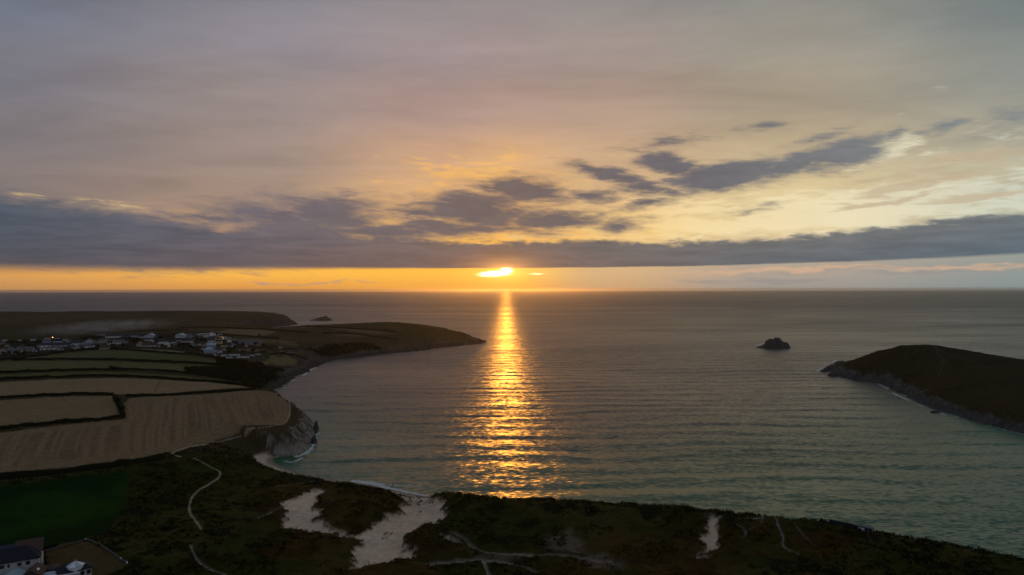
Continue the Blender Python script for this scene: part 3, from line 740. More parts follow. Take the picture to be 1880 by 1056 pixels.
edge_foam = (1 - sstep(0.3, 3.0, np.abs(shore - 0.8 + N_B * 1.2))) * sstep(.05, .5, N_A + .4 * N_B) * .55
foam = np.maximum(foam, edge_foam)
shallow = np.exp(-np.clip(shore, 0, None) / 150.0) * sstep(900, 450, GY) 
shallow = np.clip(shallow + .55 * sstep(-150, 330, GX) * sstep(760, 330, GY), 0, 1)
sea_keep = (DN.ravel()[QUADS] < 14).any(1)
sq = QUADS[sea_keep]
# outer sea: rows on to the horizon and columns far to both sides, sharing the same sheet level
used, inv_i = np.unique(sq, return_inverse=True)
SV = np.stack([GX.ravel()[used], GY.ravel()[used], np.zeros(len(used))], -1); SQ = inv_i.reshape(sq.shape)
A1 = foam.ravel()[used]; A2 = shallow.ravel()[used]
yr = np.r_[ys[-1], np.geomspace(ys[-1] * 1.05, 42000, 60)]; uo = np.linspace(U0, U1, 60)
OX = uo[None] * yr[:, None]; OY = np.repeat(yr[:, None], len(uo), 1)
def strip(X, Y):
    i = np.arange(X.size).reshape(X.shape)
    return np.stack([X.ravel(), Y.ravel(), 0 * X.ravel()], -1), np.stack([i[:-1, :-1], i[:-1, 1:], i[1:, 1:], i[1:, :-1]], -1).reshape(-1, 4)
parts = [(SV, SQ, A1, A2)]
def addp(X, Y):
    v, q = strip(X, Y); parts.append((v, q, np.zeros(len(v)), np.zeros(len(v))))
addp(OX, OY)
yall = np.r_[ys[::30], yr]
for a, b_ in ((U0 * 5, U0), (U1, U1 * 5)):
    uu = np.linspace(a, b_, 12); addp(uu[None] * yall[:, None], np.repeat(yall[:, None], 12, 1))
off = 0; VVs, QQs, F1, F2 = [], [], [], []
for v, q, a, b_ in parts:
    VVs.append(v); QQs.append(q + off); off += len(v); F1.append(a); F2.append(b_)
sea_me = np_mesh('sea', np.concatenate(VVs), np.concatenate(QQs), {'foam': np.concatenate(F1), 'shallow': np.concatenate(F2)})

def sea_material():
    m, t, b = new_mat('sea water')
    p = pos_of(t); x, y, z = t.sep(p)
    def slopes(sx, sy, kx, ky, detail=2.0, seed=0.0, rough=0.5):
        c = t.noise(t.xyz(t.math('MULTIPLY', x, sx), t.math('MULTIPLY', y, sy), seed), 1.0, detail, rough, 0.0, 'Color')
        return t.vec('MULTIPLY', t.vec('SUBTRACT', c, (0.5, 0.5, 0.5)), (kx, ky, 0.0))
    gn = t.math('ADD', t.math('MULTIPLY', t.noise(t.vec('MULTIPLY', p, (0.0022, 0.006, 0)), 1.0, 4.0, 0.55), 0.5), t.math('MULTIPLY', t.noise(t.vec('MULTIPLY', p, (0.00030, 0.0013, 0)), 1.0, 4.0, 0.6), 0.5))
    offshore = t.rng(y, 1300.0, 5000.0)          # the open sea is choppier than the sheltered bay
    gust = t.math('MULTIPLY', t.rng(gn, 0.36, 0.64, 0.62, 1.38), t.math('ADD', 1.0, t.math('MULTIPLY', offshore, 0.35)))
    s = t.vec('ADD', slopes(0.26, 0.62, 0.95, 0.62, 2.0, 1.3), slopes(0.05, 0.17, 0.30, 0.36, 2.0, 7.7))
    s = t.vec('SCALE', s, scale=gust)
    # swell lines rolling into the bay
    wv = t.noise(t.vec('MULTIPLY', p, (0.0045, 0.006, 0)), 1.0, 2.0, 0.5)
    am = t.rng(t.noise(t.vec('MULTIPLY', p, (0.006, 0.02, 0)), 1.0, 3.0, 0.6), 0.35, 0.68, 0.0, 1.0)
    def swell(lam, amp, tilt, wk, ph):
        f = t.math('ADD', t.math('ADD', t.math('MULTIPLY', y, 2 * math.pi / lam), t.math('MULTIPLY', x, tilt)), t.math('ADD', t.math('MULTIPLY', wv, wk), ph))
        return t.math('MULTIPLY', t.math('MULTIPLY', t.math('COSINE', f), am), amp)
    sw = t.math('ADD', swell(34.0, 0.125, -0.010, 15.0, 0.0), swell(19.0, 0.06, 0.016, 20.0, 1.0))
    s = t.vec('ADD', s, t.xyz(0.0, sw, 0.0))
    sx_, sy_, _ = t.sep(s)
    nrm = t.vec('NORMALIZE', t.xyz(t.math('MULTIPLY', sx_, -1.0), t.math('MULTIPLY', sy_, -1.0), 1.0))
    sh = attr(t, 'shallow', 'Fac'); fo = attr(t, 'foam', 'Fac')
    body = t.mix(sh, (0.010, 0.022, 0.026, 1), (0.012, 0.100, 0.044, 1))
    t.put(b.inputs['Roughness'], t.math('ADD', t.rng(gn, 0.36, 0.64, 0.27, 0.40), t.math('MULTIPLY', offshore, 0.10))); b.inputs['IOR'].default_value = 1.333; b.inputs['Specular IOR Level'].default_value = 0.43
    t.put(b.inputs['Base Color'], body); t.put(b.inputs['Normal'], nrm)
    fb = t.n.new('ShaderNodeBsdfDiffuse')
    fn = t.noise(t.vec('MULTIPLY', p, (0.7, 0.7, 0)), 1.0, 5.0, 0.7)
    fm = t.rng(t.math('ADD', fo, t.math('MULTIPLY', t.math('SUBTRACT', fn, 0.5), 1.6)), 0.35, 0.95, 0.0, 0.9, 'SMOOTHSTEP')
    fm = t.math('MULTIPLY', fm, t.rng(fo, 0.02, 0.2))
    fb.inputs['Color'].default_value = (0.62, 0.66, 0.70, 1)
    ms = t.n.new('ShaderNodeMixShader'); t.put(ms.inputs[0], fm)
    t.l.new(b.outputs[0], ms.inputs[1]); t.l.new(fb.outputs[0], ms.inputs[2])
    t.l.new(ms.outputs[0], t.n['Material Output'].inputs[0])
    return m
tag(add_obj('sea', sea_me, sea_material()), 'grey green sea of the bay with the glittering path of the sun', 'sea', kind='structure')

# ------------------------------------------------------------------ foliage geometry
def leaf_quads(cen, size, col, flat=0.0, rs=RS):
    """one randomly turned quad per centre"""
    n = len(cen); size = np.broadcast_to(size, (n,))
    a = rs.normal(size=(n, 3)); a[:, 2] *= (1 - flat); a /= np.linalg.norm(a, axis=1, keepdims=True) + 1e-9
    b = np.cross(a, rs.normal(size=(n, 3))); b /= np.linalg.norm(b, axis=1, keepdims=True) + 1e-9
    a = a * size[:, None]; b = b * (size * rs.uniform(.45, .9, n))[:, None]
    V = np.stack([cen - a, cen - b * .8, cen + a, cen + b], 1).reshape(-1, 3)
    return V, np.arange(n * 4).reshape(n, 4), np.repeat(col, 4, axis=0)
def jitter_col(base, n, amp=.35, rs=RS):
    k = rs.uniform(1 - amp, 1 + amp, (n, 1)); return np.clip(np.asarray(base) * k * rs.uniform(.88, 1.12, (n, 3)), .003, .6)
def merge(parts):
    off = 0; Vs, Fs, Cs = [], [], []
    for v, f, c in parts:
        Vs.append(v); Fs.append(f + off); Cs.append(c); off += len(v)
    return np.concatenate(Vs), np.concatenate(Fs), np.concatenate(Cs)
def foliage_mesh(name, parts):
    v, f, c = merge(parts); return np_mesh(name, v, f, {'albedo': c}, smooth=False)

# ------------------------------------------------------------------ scrub, marram grass and woodland (uncountable)
vegS, sandS, dnS, fieldS, pathS, gardS, colS0 = (sampler(a) for a in (veg, sand_all, DN, field_m, path_m, garden, NEAR))
brS = sampler(sstep(.12, .55, fbm(GX, GY, 55.0, 4, 90)))
def scatter(n, x0, x1, y0, y1, test):
    y = np.sqrt(RS.uniform(y0 ** 2, y1 ** 2, n)); u = RS.uniform(x0, x1, n); x = u * y
    m = test(x, y); return x[m], y[m]
def clumps(x, y, r, hgt, per, base, leaf, sink=.25):
    n = len(x); z = HS(x, y)
    k = np.repeat(np.arange(n), per); m = len(k)
    th = RS.uniform(0, 2 * math.pi, m); q = np.sqrt(RS.uniform(0, 1, m)); ph = RS.uniform(.1, 1, m)
    rr = r[k] * q
    cx = x[k] + rr * np.cos(th); cy_ = y[k] + rr * np.sin(th)
    cz_ = z[k] - sink + hgt[k] * np.sqrt(np.clip(1 - q ** 2, 0, 1)) * ph
    return leaf_quads(np.stack([cx, cy_, cz_], -1), leaf * RS.uniform(.6, 1.3, m), np.clip(base[k] * RS.uniform(.65, 1.4, (m, 1)), .003, .5))
ok_land = lambda x, y: (vegS(x, y) > .75) & (dnS(x, y) > 9) & (HS(x, y) > 2) & (gardS(x, y) < .2) & (sampler(path_near)(x, y) > 1.5)
x, y = scatter(30000, -.80, .80, 205, 470, ok_land)
keep_m = fbm(x, y, 16.0, 3, 222) > -.12
x, y = x[keep_m], y[keep_m]
n = len(x); br = brS(x, y)[:, None]
bcol = np.where(RS.uniform(size=(n, 1)) < .05 + .30 * br, (.078, .040, .010), np.where(RS.uniform(size=(n, 1)) < .55, (.009, .014, .003), (.060, .056, .015)))
me = foliage_mesh('scrub', [clumps(x, y, RS.uniform(.5, 2.1, n) ** 1.2, RS.uniform(.45, 1.6, n), 18, bcol, .36)])
tag(add_obj('scrub', me, M_LEAF), 'dark bracken and gorse scrub covering the dunes and heath', 'scrub', kind='stuff')

def blades(x, y, per, L, base):
    n = len(x); z = HS(x, y); k = np.repeat(np.arange(n), per); m = len(k)
    th = RS.uniform(0, 2 * math.pi, m); r = RS.uniform(0, .35, m); lean = RS.uniform(.15, .9, m); l = L[k] * RS.uniform(.6, 1.15, m)
    bx = x[k] + r * np.cos(th); by_ = y[k] + r * np.sin(th); bz = z[k] - .1
    dxy = np.stack([np.cos(th), np.sin(th)], -1); side = np.stack([-np.sin(th), np.cos(th)], -1) * .05
    tip = np.stack([bx + dxy[:, 0] * l * lean, by_ + dxy[:, 1] * l * lean, bz + l * np.sqrt(np.clip(1 - lean ** 2 * .6, .1, 1))], -1)
    a = np.stack([bx + side[:, 0], by_ + side[:, 1], bz], -1); b = np.stack([bx - side[:, 0], by_ - side[:, 1], bz], -1)
    V = np.stack([a, b, tip], 1).reshape(-1, 3)
    return V, np.arange(m * 3).reshape(m, 3), np.repeat(np.clip(base[k] * RS.uniform(.7, 1.35, (m, 1)), .003, .5), 3, 0)
sand_edge = sampler(np.maximum(sstep(.01, .12, sand_all) * sstep(.97, .6, sand_all), sand * (fbm(GX, GY, 5.0, 2, 401) > .74)))
DN_ok = lambda a, b: dnS(a, b) > 7
crest_z = sampler(sstep(40, 30, DN) * sstep(8, 14, DN) * (CT > .5))
x, y = scatter(60000, -.36, .76, 215, 440, lambda a, b: (a > -140) & (HS(a, b) > 2.2) & (pathS(a, b) < .3) & ((sand_edge(a, b) > .25) | (crest_z(a, b) * (RS.uniform(size=a.shape) < .35) > .4)) & (DN_ok(a, b)))
n = len(x)
gcol = np.where(RS.uniform(size=(n, 1)) < .4, (.085, .075, .036), (.036, .038, .016))
me = foliage_mesh('marram_grass', [blades(x, y, 15, RS.uniform(.8, 1.7, n), gcol)])
tag(add_obj('marram_grass', me, M_LEAF), 'tussocks of marram grass along the dune edges', 'grass', kind='stuff')

x, y = scatter(5200, -.30, .80, 215, 440, lambda a, b: (a > -150) & (HS(a, b) > 3) & (sampler(path_near)(a, b) > 2.5) & (sandS(a, b) < .3) & ((crest_z(a, b) > .4) | (fbm(a, b, 30.0, 3, 512) > .28)))
n = len(x)
me = foliage_mesh('dune_bushes', [clumps(x, y, RS.uniform(.9, 2.3, n), RS.uniform(.8, 2.0, n), 26, jitter_col((.013, .017, .005), n, .5), .42, .4)])
tag(add_obj('scrub', me, M_LEAF), 'darker rounded gorse bushes dotted over the dune crest', 'scrub', kind='stuff')

WOODS = [[(340,676),(400,673),(470,677),(500,684),(528,694),(533,705),(508,712),(480,713),(440,701),(380,691),(342,686)], [(397,656),(420,661),(470,668),(520,679),(505,684),(440,676),(400,668)], [(560,640),(610,633),(680,630),(700,640),(640,648),(590,655)]]
wparts = []
for wp, cnt in zip(world_polys(WOODS), (2600, 1200, 1100)):
    lo, hi = wp[:, :2].min(0), wp[:, :2].max(0)
    X = RS.uniform(lo[0], hi[0], cnt * 4); Y = RS.uniform(lo[1], hi[1], cnt * 4)
    m = in_poly(X, Y, [tuple(q[:2]) for q in wp]) & (dnS(X, Y) > 8); X, Y = X[m][:cnt], Y[m][:cnt]
    n = len(X)
    wparts.append(clumps(X, Y, RS.uniform(1.5, 3.6, n), RS.uniform(1.2, 3.4, n), 18, jitter_col((.026, .030, .012), n), .75, .5))
tag(add_obj('woodland', foliage_mesh('woodland', wparts), M_LEAF), 'dense dark blackthorn thicket on the slopes above the coves', 'woodland', kind='stuff')

# ------------------------------------------------------------------ hedges
HEDGES = [  # pixels, height, width, label
    ([(-60,886),(0,880),(60,874),(100,870),(160,863),(200,858),(245,851),(300,842)], 2.6, 2.6, 'thick dark hedge between the large stubble field and the green pasture'),
    ([(-60,796),(0,789),(60,782),(120,776),(190,770),(226,766)], 2.0, 2.0, 'dark hedge along the near side of the enclosed stubble field'),
    ([(226,766),(223,752),(216,740),(211,730)], 2.6, 3.0, 'short thick hedge at the end of the enclosed stubble field'),
    ([(-60,734),(0,731),(60,728),(120,726),(170,724.5),(208,725)], 2.0, 2.0, 'dark hedge along the far side of the enclosed stubble field'),
    ([(232,728.5),(300,726),(380,721.5),(430,718),(470,713.5)], 1.9, 1.9, 'dark hedge between the large stubble field and the wheel track field'),
    ([(-60,701),(0,698),(60,695),(130,692.5),(210,691),(280,693.5),(350,700),(430,705),(480,713)], 2.1, 2.0, 'long dark hedge above the wheel track field'),
    ([(-60,686),(0,684),(80,682),(170,679),(210,679),(280,680.5),(340,686),(400,694),(445,700)], 2.0, 2.0, 'dark hedge above the narrow olive strip field'),
    ([(22,661),(100,660.5),(180,661.5),(260,663.5),(320,666),(360,668),(430,672.5),(475,679)], 2.2, 2.0, 'dark hedge between the two olive fields below the village'),
    ([(-60,672),(0,662),(60,655),(110,648),(160,642),(210,641),(260,645),(310,649),(360,651),(400,659)], 2.2, 2.2, 'dark hedge right below the village houses'),
    ([(330,602),(370,601.5),(420,602.5),(480,604.5),(520,608.5),(565,610.5)], 2.2, 2.2, 'thin dark hedge along the ridge above the tan field'),
    ([(396,613.5),(430,616.5),(480,619.5),(512,622.5)], 2.2, 2.0, 'dark hedge between the tan field and the car park'),
    ([(470,633),(490,637),(520,640.5),(545,642)], 1.8, 1.8, 'dark hedge right of the long grey barn'),
    ([(480,646.5),(510,649),(540,651.5),(562,660)], 1.8, 2.0, 'dark hedge above the pale field over the cove'),
    ([(180,610.5),(240,609),(300,607.5),(345,606.5)], 1.8, 1.8, 'faint dark hedge behind the village roofs'),
    ([(590,612),(640,613),(690,619),(730,624)], 2.4, 2.4, 'dark hedge between the strip fields of the far headland'),
    ([(560,600.5),(620,602),(680,605.5),(730,611)], 2.2, 2.2, 'dark hedge at the top of the far headland fields'),
]
def resample(p, step):
    seg = np.linalg.norm(np.diff(p[:, :2], axis=0), axis=1); s = np.r_[0, np.cumsum(seg)]
    t = np.linspace(0, s[-1], max(3, int(s[-1] / step)))
    return np.stack([np.interp(t, s, p[:, i]) for i in range(2)], -1)
hw = world_polys([h[0] for h in HEDGES])
for wp, (_, hh, ww, lab) in zip(hw, HEDGES):
    d0 = np.hypot(*wp.mean(0)[:2]); step = 1.2 if d0 < 480 else (2.0 if d0 < 800 else 3.5)
    c = resample(wp, step); n = len(c)
    tan = np.gradient(c, axis=0); tan /= np.linalg.norm(tan, axis=1, keepdims=True) + 1e-9; nor = np.stack([-tan[:, 1], tan[:, 0]], -1)
    wob = fbm(c[:, 0], c[:, 1], 7.0, 3, 300) ; c = c + nor * (wob * .5)[:, None]
    hv = hh * (1 + .38 * fbm(c[:, 0], c[:, 1], 9.0, 3, 310)); wv_ = ww * .5 * (1 + .3 * fbm(c[:, 0], c[:, 1], 11.0, 2, 320))
    rows = []
    for off, hk in ((-1, 0), (-.85, .55), (-.3, .95), (.3, .95), (.85, .55), (1, 0)):
        q = c + nor * (off * wv_)[:, None]; rows.append(np.stack([q[:, 0], q[:, 1], HS(q[:, 0], q[:, 1]) - .3 + (hv + .3) * hk], -1))
    Vc = np.stack(rows, 1).reshape(-1, 3); ii = np.arange(n * 6).reshape(n, 6)
    Fc = np.stack([ii[:-1, :-1], ii[:-1, 1:], ii[1:, 1:], ii[1:, :-1]], -1).reshape(-1, 4)
    per = 9 if d0 < 480 else (7 if d0 < 800 else 6)
    k = np.repeat(np.arange(n), per); m = len(k); o = RS.uniform(-1.1, 1.1, m); a = RS.uniform(-.5, .5, m) * step
    lx = c[k] + nor[k] * (o * wv_[k])[:, None] + tan[k] * a[:, None]
    lz = HS(lx[:, 0], lx[:, 1]) + hv[k] * np.sqrt(np.clip(1.15 - o ** 2, .1, 1.2)) * RS.uniform(.35, 1.12, m)
    lq = leaf_quads(np.c_[lx, lz], np.full(m, .34 if d0 < 480 else .55), jitter_col((.019, .022, .010), m))
    me = foliage_mesh('hedge', [(Vc, Fc, jitter_col((.016, .018, .009), len(Vc), .15)), lq])
    tag(add_obj('hedge', me, M_LEAF), lab, 'hedge', 'hedges between the fields')

# ------------------------------------------------------------------ box / cylinder helpers for built things
def bm_obj(name, bm, mat, parent=None, smooth=False):
    me = bpy.data.meshes.new(name); bm.normal_update(); bm.to_mesh(me); bm.free()
    if smooth:
        for p in me.polygons: p.use_smooth = True
    return add_obj(name, me, mat, parent)
def box(bm, cx, cy_, cz_, sx, sy, sz, rz=0.0):
    r = bmesh.ops.create_cube(bm, size=1.0); M = Matrix.Translation((cx, cy_, cz_)) @ Matrix.Rotation(rz, 4, 'Z') @ Matrix.Diagonal((sx, sy, sz, 1))
    bmesh.ops.transform(bm, matrix=M, verts=r['verts']); return r['verts']
def cyl(bm, a, b, r0, r1, seg=8):
    a, b = Vector(a), Vector(b); d = b - a
    r = bmesh.ops.create_cone(bm, cap_ends=True, segments=seg, radius1=r0, radius2=max(r1, .001), depth=d.length)
    M = Matrix.Translation((a + b) / 2) @ d.to_track_quat('Z', 'Y').to_matrix().to_4x4()
    bmesh.ops.transform(bm, matrix=M, verts=r['verts']); return r['verts']
def poly_face(bm, pts): return bm.faces.new([bm.verts.new(p) for p in pts])
def one_box(name, mat, parent, *a):
    bm = bmesh.new(); box(bm, *a); return bm_obj(name, bm, mat, parent)

M_WHITE = plain('white render', (.80, .81, .83), .85, .10, .6); M_HOUSE = plain('weathered pale render', (.46, .48, .49), .85, .14, .8); M_CREAM = plain('grey cream render', (.40, .38, .37), .85, .12, .6)
M_PINK = plain('pinkish render', (.45, .37, .36), .85, .12, .6); M_PALEBLUE = plain('pale blue render', (.42, .52, .60), .8, .12, .6); M_STONE = plain('grey stone', (.085, .078, .07), .9, .25, 2.5, bump=.05)
M_WARMLIT = plain('render with painted warm light', (.70, .46, .30), .8, .10, .6)  # orange evening light on the terrace fronts, put into the wall colour
M_SLATE = plain('blue slate', (.045, .055, .078), .8, .22, 1.6, .12); M_DARKSLATE = plain('dark slate', (.022, .027, .038), .8, .25, 1.8, .12); M_BROWNTILE = plain('brown tile', (.085, .062, .054), .9, .22, 2.0, .1); M_GREYROOF = plain('grey roof', (.13, .13, .145), .85, .18, 1.0, .12); M_BLUEROOF = plain('pale blue grey roof', (.30, .42, .50), .5, .12, .5, .5)
M_GLASS = plain('window glass', (.020, .026, .034), .12, .2, 1.0, .6); M_CHIM = plain('chimney stack', (.20, .17, .16), .9, .2, 2.0); M_DOOR = plain('painted door', (.05, .08, .12), .5, .1, 1.0)
M_TYRE = plain('tyre rubber', (.02, .02, .02), .9, .1, 2.0); M_NAVY = plain('navy painted boards', (.022, .028, .050), .6, .2, 1.2); M_POST = plain('weathered timber', (.20, .17, .13), .9, .3, 3.0)
M_PANEL = plain('white board', (.72, .76, .84), .6, .05, 1.0); M_BARK = plain('bark', (.055, .042, .032), .95, .3, 3.0, bump=.03)
WALLM = {'w': M_WHITE, 'c': M_CREAM, 'p': M_PINK, 'b': M_PALEBLUE, 's': M_STONE, 'o': M_WARMLIT}
ROOFM = {'s': M_SLATE, 'd': M_DARKSLATE, 'b': M_BROWNTILE, 'g': M_GREYROOF, 'u': M_BLUEROOF}

def gable_wall(L, D, wh, rh):
    bm = bmesh.new(); x, y = L / 2, D / 2
    v = [bm.verts.new(p) for p in [(-x,-y,-1.2),(x,-y,-1.2),(x,y,-1.2),(-x,y,-1.2),(-x,-y,wh),(x,-y,wh),(x,y,wh),(-x,y,wh),(-x,0,wh+rh),(x,0,wh+rh)]]
    for f in [(0,1,5,4),(2,3,7,6),(1,2,6,9,5),(3,0,4,8,7),(3,2,1,0)]: bm.faces.new([v[i] for i in f])
    return bm
def slab(bm, pts, th):
    a = [Vector(p) for p in pts]; n = (a[1] - a[0]).cross(a[2] - a[0]).normalized() * th
    lo = [bm.verts.new(p) for p in a]; hi = [bm.verts.new(p + n) for p in a]
    bm.faces.new(hi); bm.faces.new(lo[::-1])
    for i in range(len(a)): j = (i + 1) % len(a); bm.faces.new([lo[i], lo[j], hi[j], hi[i]])
def gable_roof(L, D, wh, rh, ov=.35):
    bm = bmesh.new(); x = L / 2 + ov; y = D / 2 + ov; e = wh - rh * ov / (D / 2); t = wh + rh
    slab(bm, [(-x,-y,e),(x,-y,e),(x,0,t),(-x,0,t)], .16); slab(bm, [(x,y,e),(-x,y,e),(-x,0,t+.002),(x,0,t+.002)], .16)
    return bm
def hip_roof(L, D, wh, rh, ov=.35):
    bm = bmesh.new(); x = L / 2 + ov; y = D / 2 + ov; r = max(.2, x - y)
    e = [bm.verts.new(p) for p in [(-x,-y,wh),(x,-y,wh),(x,y,wh),(-x,y,wh)]]; b = [bm.verts.new(v.co - Vector((0,0,.2))) for v in e]
    a, c = bm.verts.new((-r,0,wh+rh)), bm.verts.new((r,0,wh+rh))
    for f in ((e[0],e[1],c,a),(e[1],e[2],c),(e[2],e[3],a,c),(e[3],e[0],a),tuple(b[::-1])): bm.faces.new(f)
    for i in range(4): bm.faces.new((b[i], b[(i+1)%4], e[(i+1)%4], e[i]))
    return bm
def box_wall(L, D, wh):
    bm = bmesh.new(); box(bm, 0, 0, wh / 2 - .6, L, D, wh + 1.2); return bm

def house(loc, L, D, wh, rh, rz, wall, roof, style, label, windows=3, chimney=True, group='village houses'):
    t = empty('house', loc, rz); tag(t, label, 'house', group)
    if style == 'gable':
        w = bm_obj('wall', gable_wall(L, D, wh, rh), WALLM[wall], t); r = bm_obj('roof', gable_roof(L, D, wh, rh), ROOFM[roof], t)
    elif style == 'hip':
        w = bm_obj('wall', box_wall(L, D, wh - .02), WALLM[wall], t); r = bm_obj('roof', hip_roof(L, D, wh, rh), ROOFM[roof], t)
    else:
        w = bm_obj('wall', box_wall(L, D, wh), WALLM[wall], t); bm = bmesh.new(); box(bm, 0, 0, wh + .17, L + .6, D + .6, .3); r = bm_obj('roof', bm, ROOFM[roof], t)
    if windows:
        floors = 2 if wh > 4.2 else 1
        for fl in range(floors):
            for i in range(windows):
                x = (i + .5) / windows * L - L / 2
                if fl == 0 and i == windows // 2:
                    one_box('door', M_DOOR, t, x, -D/2 - .02, 1.0, .95, .1, 2.0)
                else:
                    one_box('window', M_GLASS, t, x, -D/2 - .02, 1.5 + 2.6 * fl, min(1.5, L / windows * .6), .1, 1.15)
    if chimney and style != 'flat':
        one_box('chimney', M_CHIM, r, L * .3, 0, wh + rh + .35, .7, .6, 1.5)
    return t
def face_cam(p): return -math.atan2(p[0], p[1])

# px, base py, width px, wall, roof, style, yaw deg, wall height, label, windows
V = [
 (80,638,18,'w','s','hip',8,2.8,'blue roofed bungalow with a white wall strip left of the long white garages',3),
 (112,637,26,'c','s','gable',-6,2.8,'long slate roofed house behind the long white garages',4),
 (95,642,30,'w','g','flat',0,2.0,'long low row of white garages at the foot of the village',5),
 (112,643,5,'w','s','gable',10,2.6,'tiny white shed at the right end of the garages',1),
 (86,629,10,'b','g','gable',4,2.6,'pale blue house above the blue roofed bungalow',2),
 (106,630,12,'w','d','gable',0,2.8,'dark roofed house with a white front below the orange lamp',2),
 (3,632,7,'c','g','gable',12,2.6,'small grey house at the left edge beneath the caravans',1),
 (6,649,15,'p','b','gable',80,3.0,'pinkish gabled house at the left edge below the village',2),
 (27,649,17,'c','g','gable',-10,2.8,'grey cream house right of the pinkish gabled house',3),
 (38,645,13,'c','s','gable',70,3.0,'steep gabled slate house behind the grey cream house',2),
 (52,645,14,'c','g','gable',-22,2.2,'low grey house with a roof sloping to the right',2),
 (126,628,7,'w','g','gable',0,2.4,'small white cottage right of the last left caravan',1),
 (138,634,13,'w','s','gable',5,2.8,'white house with blue slate roof over the village centre left',2),
 (131,640,10,'b','s','gable',-12,2.8,'pale blue fronted house near the garages',2),
 (145,641,10,'c','d','gable',78,2.8,'grey gabled house above the hedge',2),
 (158,639,13,'w','g','gable',0,2.6,'whitish bungalow with grey roof above the hedge',3),
 (171,637,10,'w','s','gable',14,2.8,'white cottage left of the cream gable pair',2),
 (165,630,12,'b','s','gable',82,3.0,'blue grey gabled house above the cream cottages',2),
 (176,631,8,'c','g','gable',-8,2.8,'narrow grey house between gables',1),
 (188,630,12,'c','g','hip',15,3.0,'house with a broad pale hipped roof',2),
 (202,632,9,'w','s','gable',0,2.4,'small white house left of the white bungalow with dark window',2),
 (218,632,17,'w','g','gable',-4,2.8,'white bungalow with a dark round window and pale roof',2),
 (192,641,14,'c','b','gable',0,2.0,'low brown roofed shed above the olive field',2),
 (190,617,20,'c','g','flat',0,2.4,'grey flat roofed block on the upper left of the village',4),
 (211,620,26,'w','s','gable',0,2.6,'long white terrace on the upper row of the village',6),
 (222,619,7,'w','g','gable',80,3.0,'white gabled house on the end of the long white terrace',1),
 (236,619,9,'w','s','gable',-8,2.6,'white cottage right of the long white terrace',2),
 (248,619,10,'b','s','gable',6,2.8,'pale blue cottage on the upper row',2),
 (260,620,8,'w','s','gable',-10,2.6,'white cottage on the upper row above dark trees',2),
 (277,620,11,'b','u','gable',75,3.4,'tall pale blue gabled house on the upper row',2),
 (286,620,8,'w','s','gable',0,2.8,'white house beside the tall pale blue gabled house',2),
 (268,626,8,'w','g','gable',0,2.2,'small white outbuilding below the upper row',1),
 (278,626,6,'w','s','gable',85,2.6,'small white gable below the tall blue house',1),
 (258,636,11,'p','g','gable',82,3.0,'pinkish gabled house beside the dark trees',2),
 (269,637,13,'p','b','gable',-4,2.6,'pinkish low house joined on the right of the pinkish gable',2),
 (280,636,8,'w','s','gable',20,2.4,'small white house right of the pinkish houses',1),
 (296,631,15,'w','s','gable',6,2.8,'house with a wide blue slate roof and white lower wall',3),
 (307,633,8,'w','s','gable',84,3.2,'white gable at the end of the wide slate roof',2),
 (318,630,9,'w','d','gable',-4,2.8,'white cottage right of the white gable',2),
 (332,620,13,'b','u','gable',70,3.4,'pale blue house with a bright gable on the upper right row',2),
 (344,620,14,'c','g','gable',-6,3.0,'grey cream house beside the bright pale blue gable',3),
 (328,626,6,'w','s','gable',0,2.2,'tiny white house under the bright pale blue gable',1),
 (336,629,6,'w','d','gable',80,2.6,'tiny white gable between the cottages',1),
 (346,629,14,'w','s','gable',4,2.6,'white row of cottages above the dark trees',4),
 (357,625,6,'w','b','gable',-10,2.4,'small white cottage left of the hotel',1),
 (368,620,7,'c','d','gable',0,2.6,'small grey house under the hotel block',1),
 (357,635,6,'w','g','gable',10,2.4,'white bungalow left of the dark roofed cluster',1),
 (368,634,6,'w','b','gable',80,2.6,'small white gable in the dark roofed cluster',1),
 (376,636,12,'p','b','gable',-6,3.0,'brown roofed house in front of the hotel',2),
 (388,628,10,'w','d','gable',8,3.0,'dark roofed white house below the hotel gables',2),
 (385,623,9,'c','d','hip',0,3.0,'house with a dark blue hipped roof below the hotel',2),
 (392,632,6,'w','g','flat',0,2.6,'white flat roofed annex left of the warm toned terrace',2),
 (401,631,11,'o','b','flat',-18,3.2,'buff fronted terrace building catching the warm evening light',3),
 (411,638,10,'o','b','flat',-18,3.6,'lower buff fronted terrace building beside the big pale blue guest house',3),
 (388,638,14,'b','u','gable',0,3.0,'pale blue building behind the guest house roof',4),
 (405,648,5,'w','g','hip',0,4.4,'narrow white turret at the right end of the guest house',1),
 (421,628,7,'w','s','gable',84,3.0,'white gabled house right of the warm toned terrace',2),
 (422,637,9,'w','s','gable',-12,2.6,'white house between warm toned terrace and barn',2),
 (443,631,13,'c','g','gable',-10,2.6,'grey roofed house left of the long barn',3),
 (462,633,30,'c','g','gable',-6,2.6,'long grey barn with a pale low pitched roof',4),
]
def near_phrase(q, pool):
    near = min(pool, key=lambda v: (v[0] - q[0]) ** 2 + 2.5 * (v[1] - q[1]) ** 2)
    ddx, ddy = q[0] - near[0], q[1] - near[1]
    side = ('left of' if ddx < 0 else 'right of') if abs(ddx) > 1.4 * abs(ddy) else ('behind' if ddy < 0 else 'in front of')
    return f'{side} the ' + near[8].split(' of the village')[0].split(' with ')[0]
EX = [(232,629),(284,629),(290,637),(302,618),(310,637),(322,634),(326,616),(352,633),(362,640),(372,642),(363,615),(398,618),(394,624),(404,615),(380,632),(354,618),(268,618),(300,628),(430,633),(412,643),(430,627),(154,631),(182,636),(198,625),(228,620),(20,640),(14,636),(64,646),(396,652),(452,636)]
V0 = list(V)
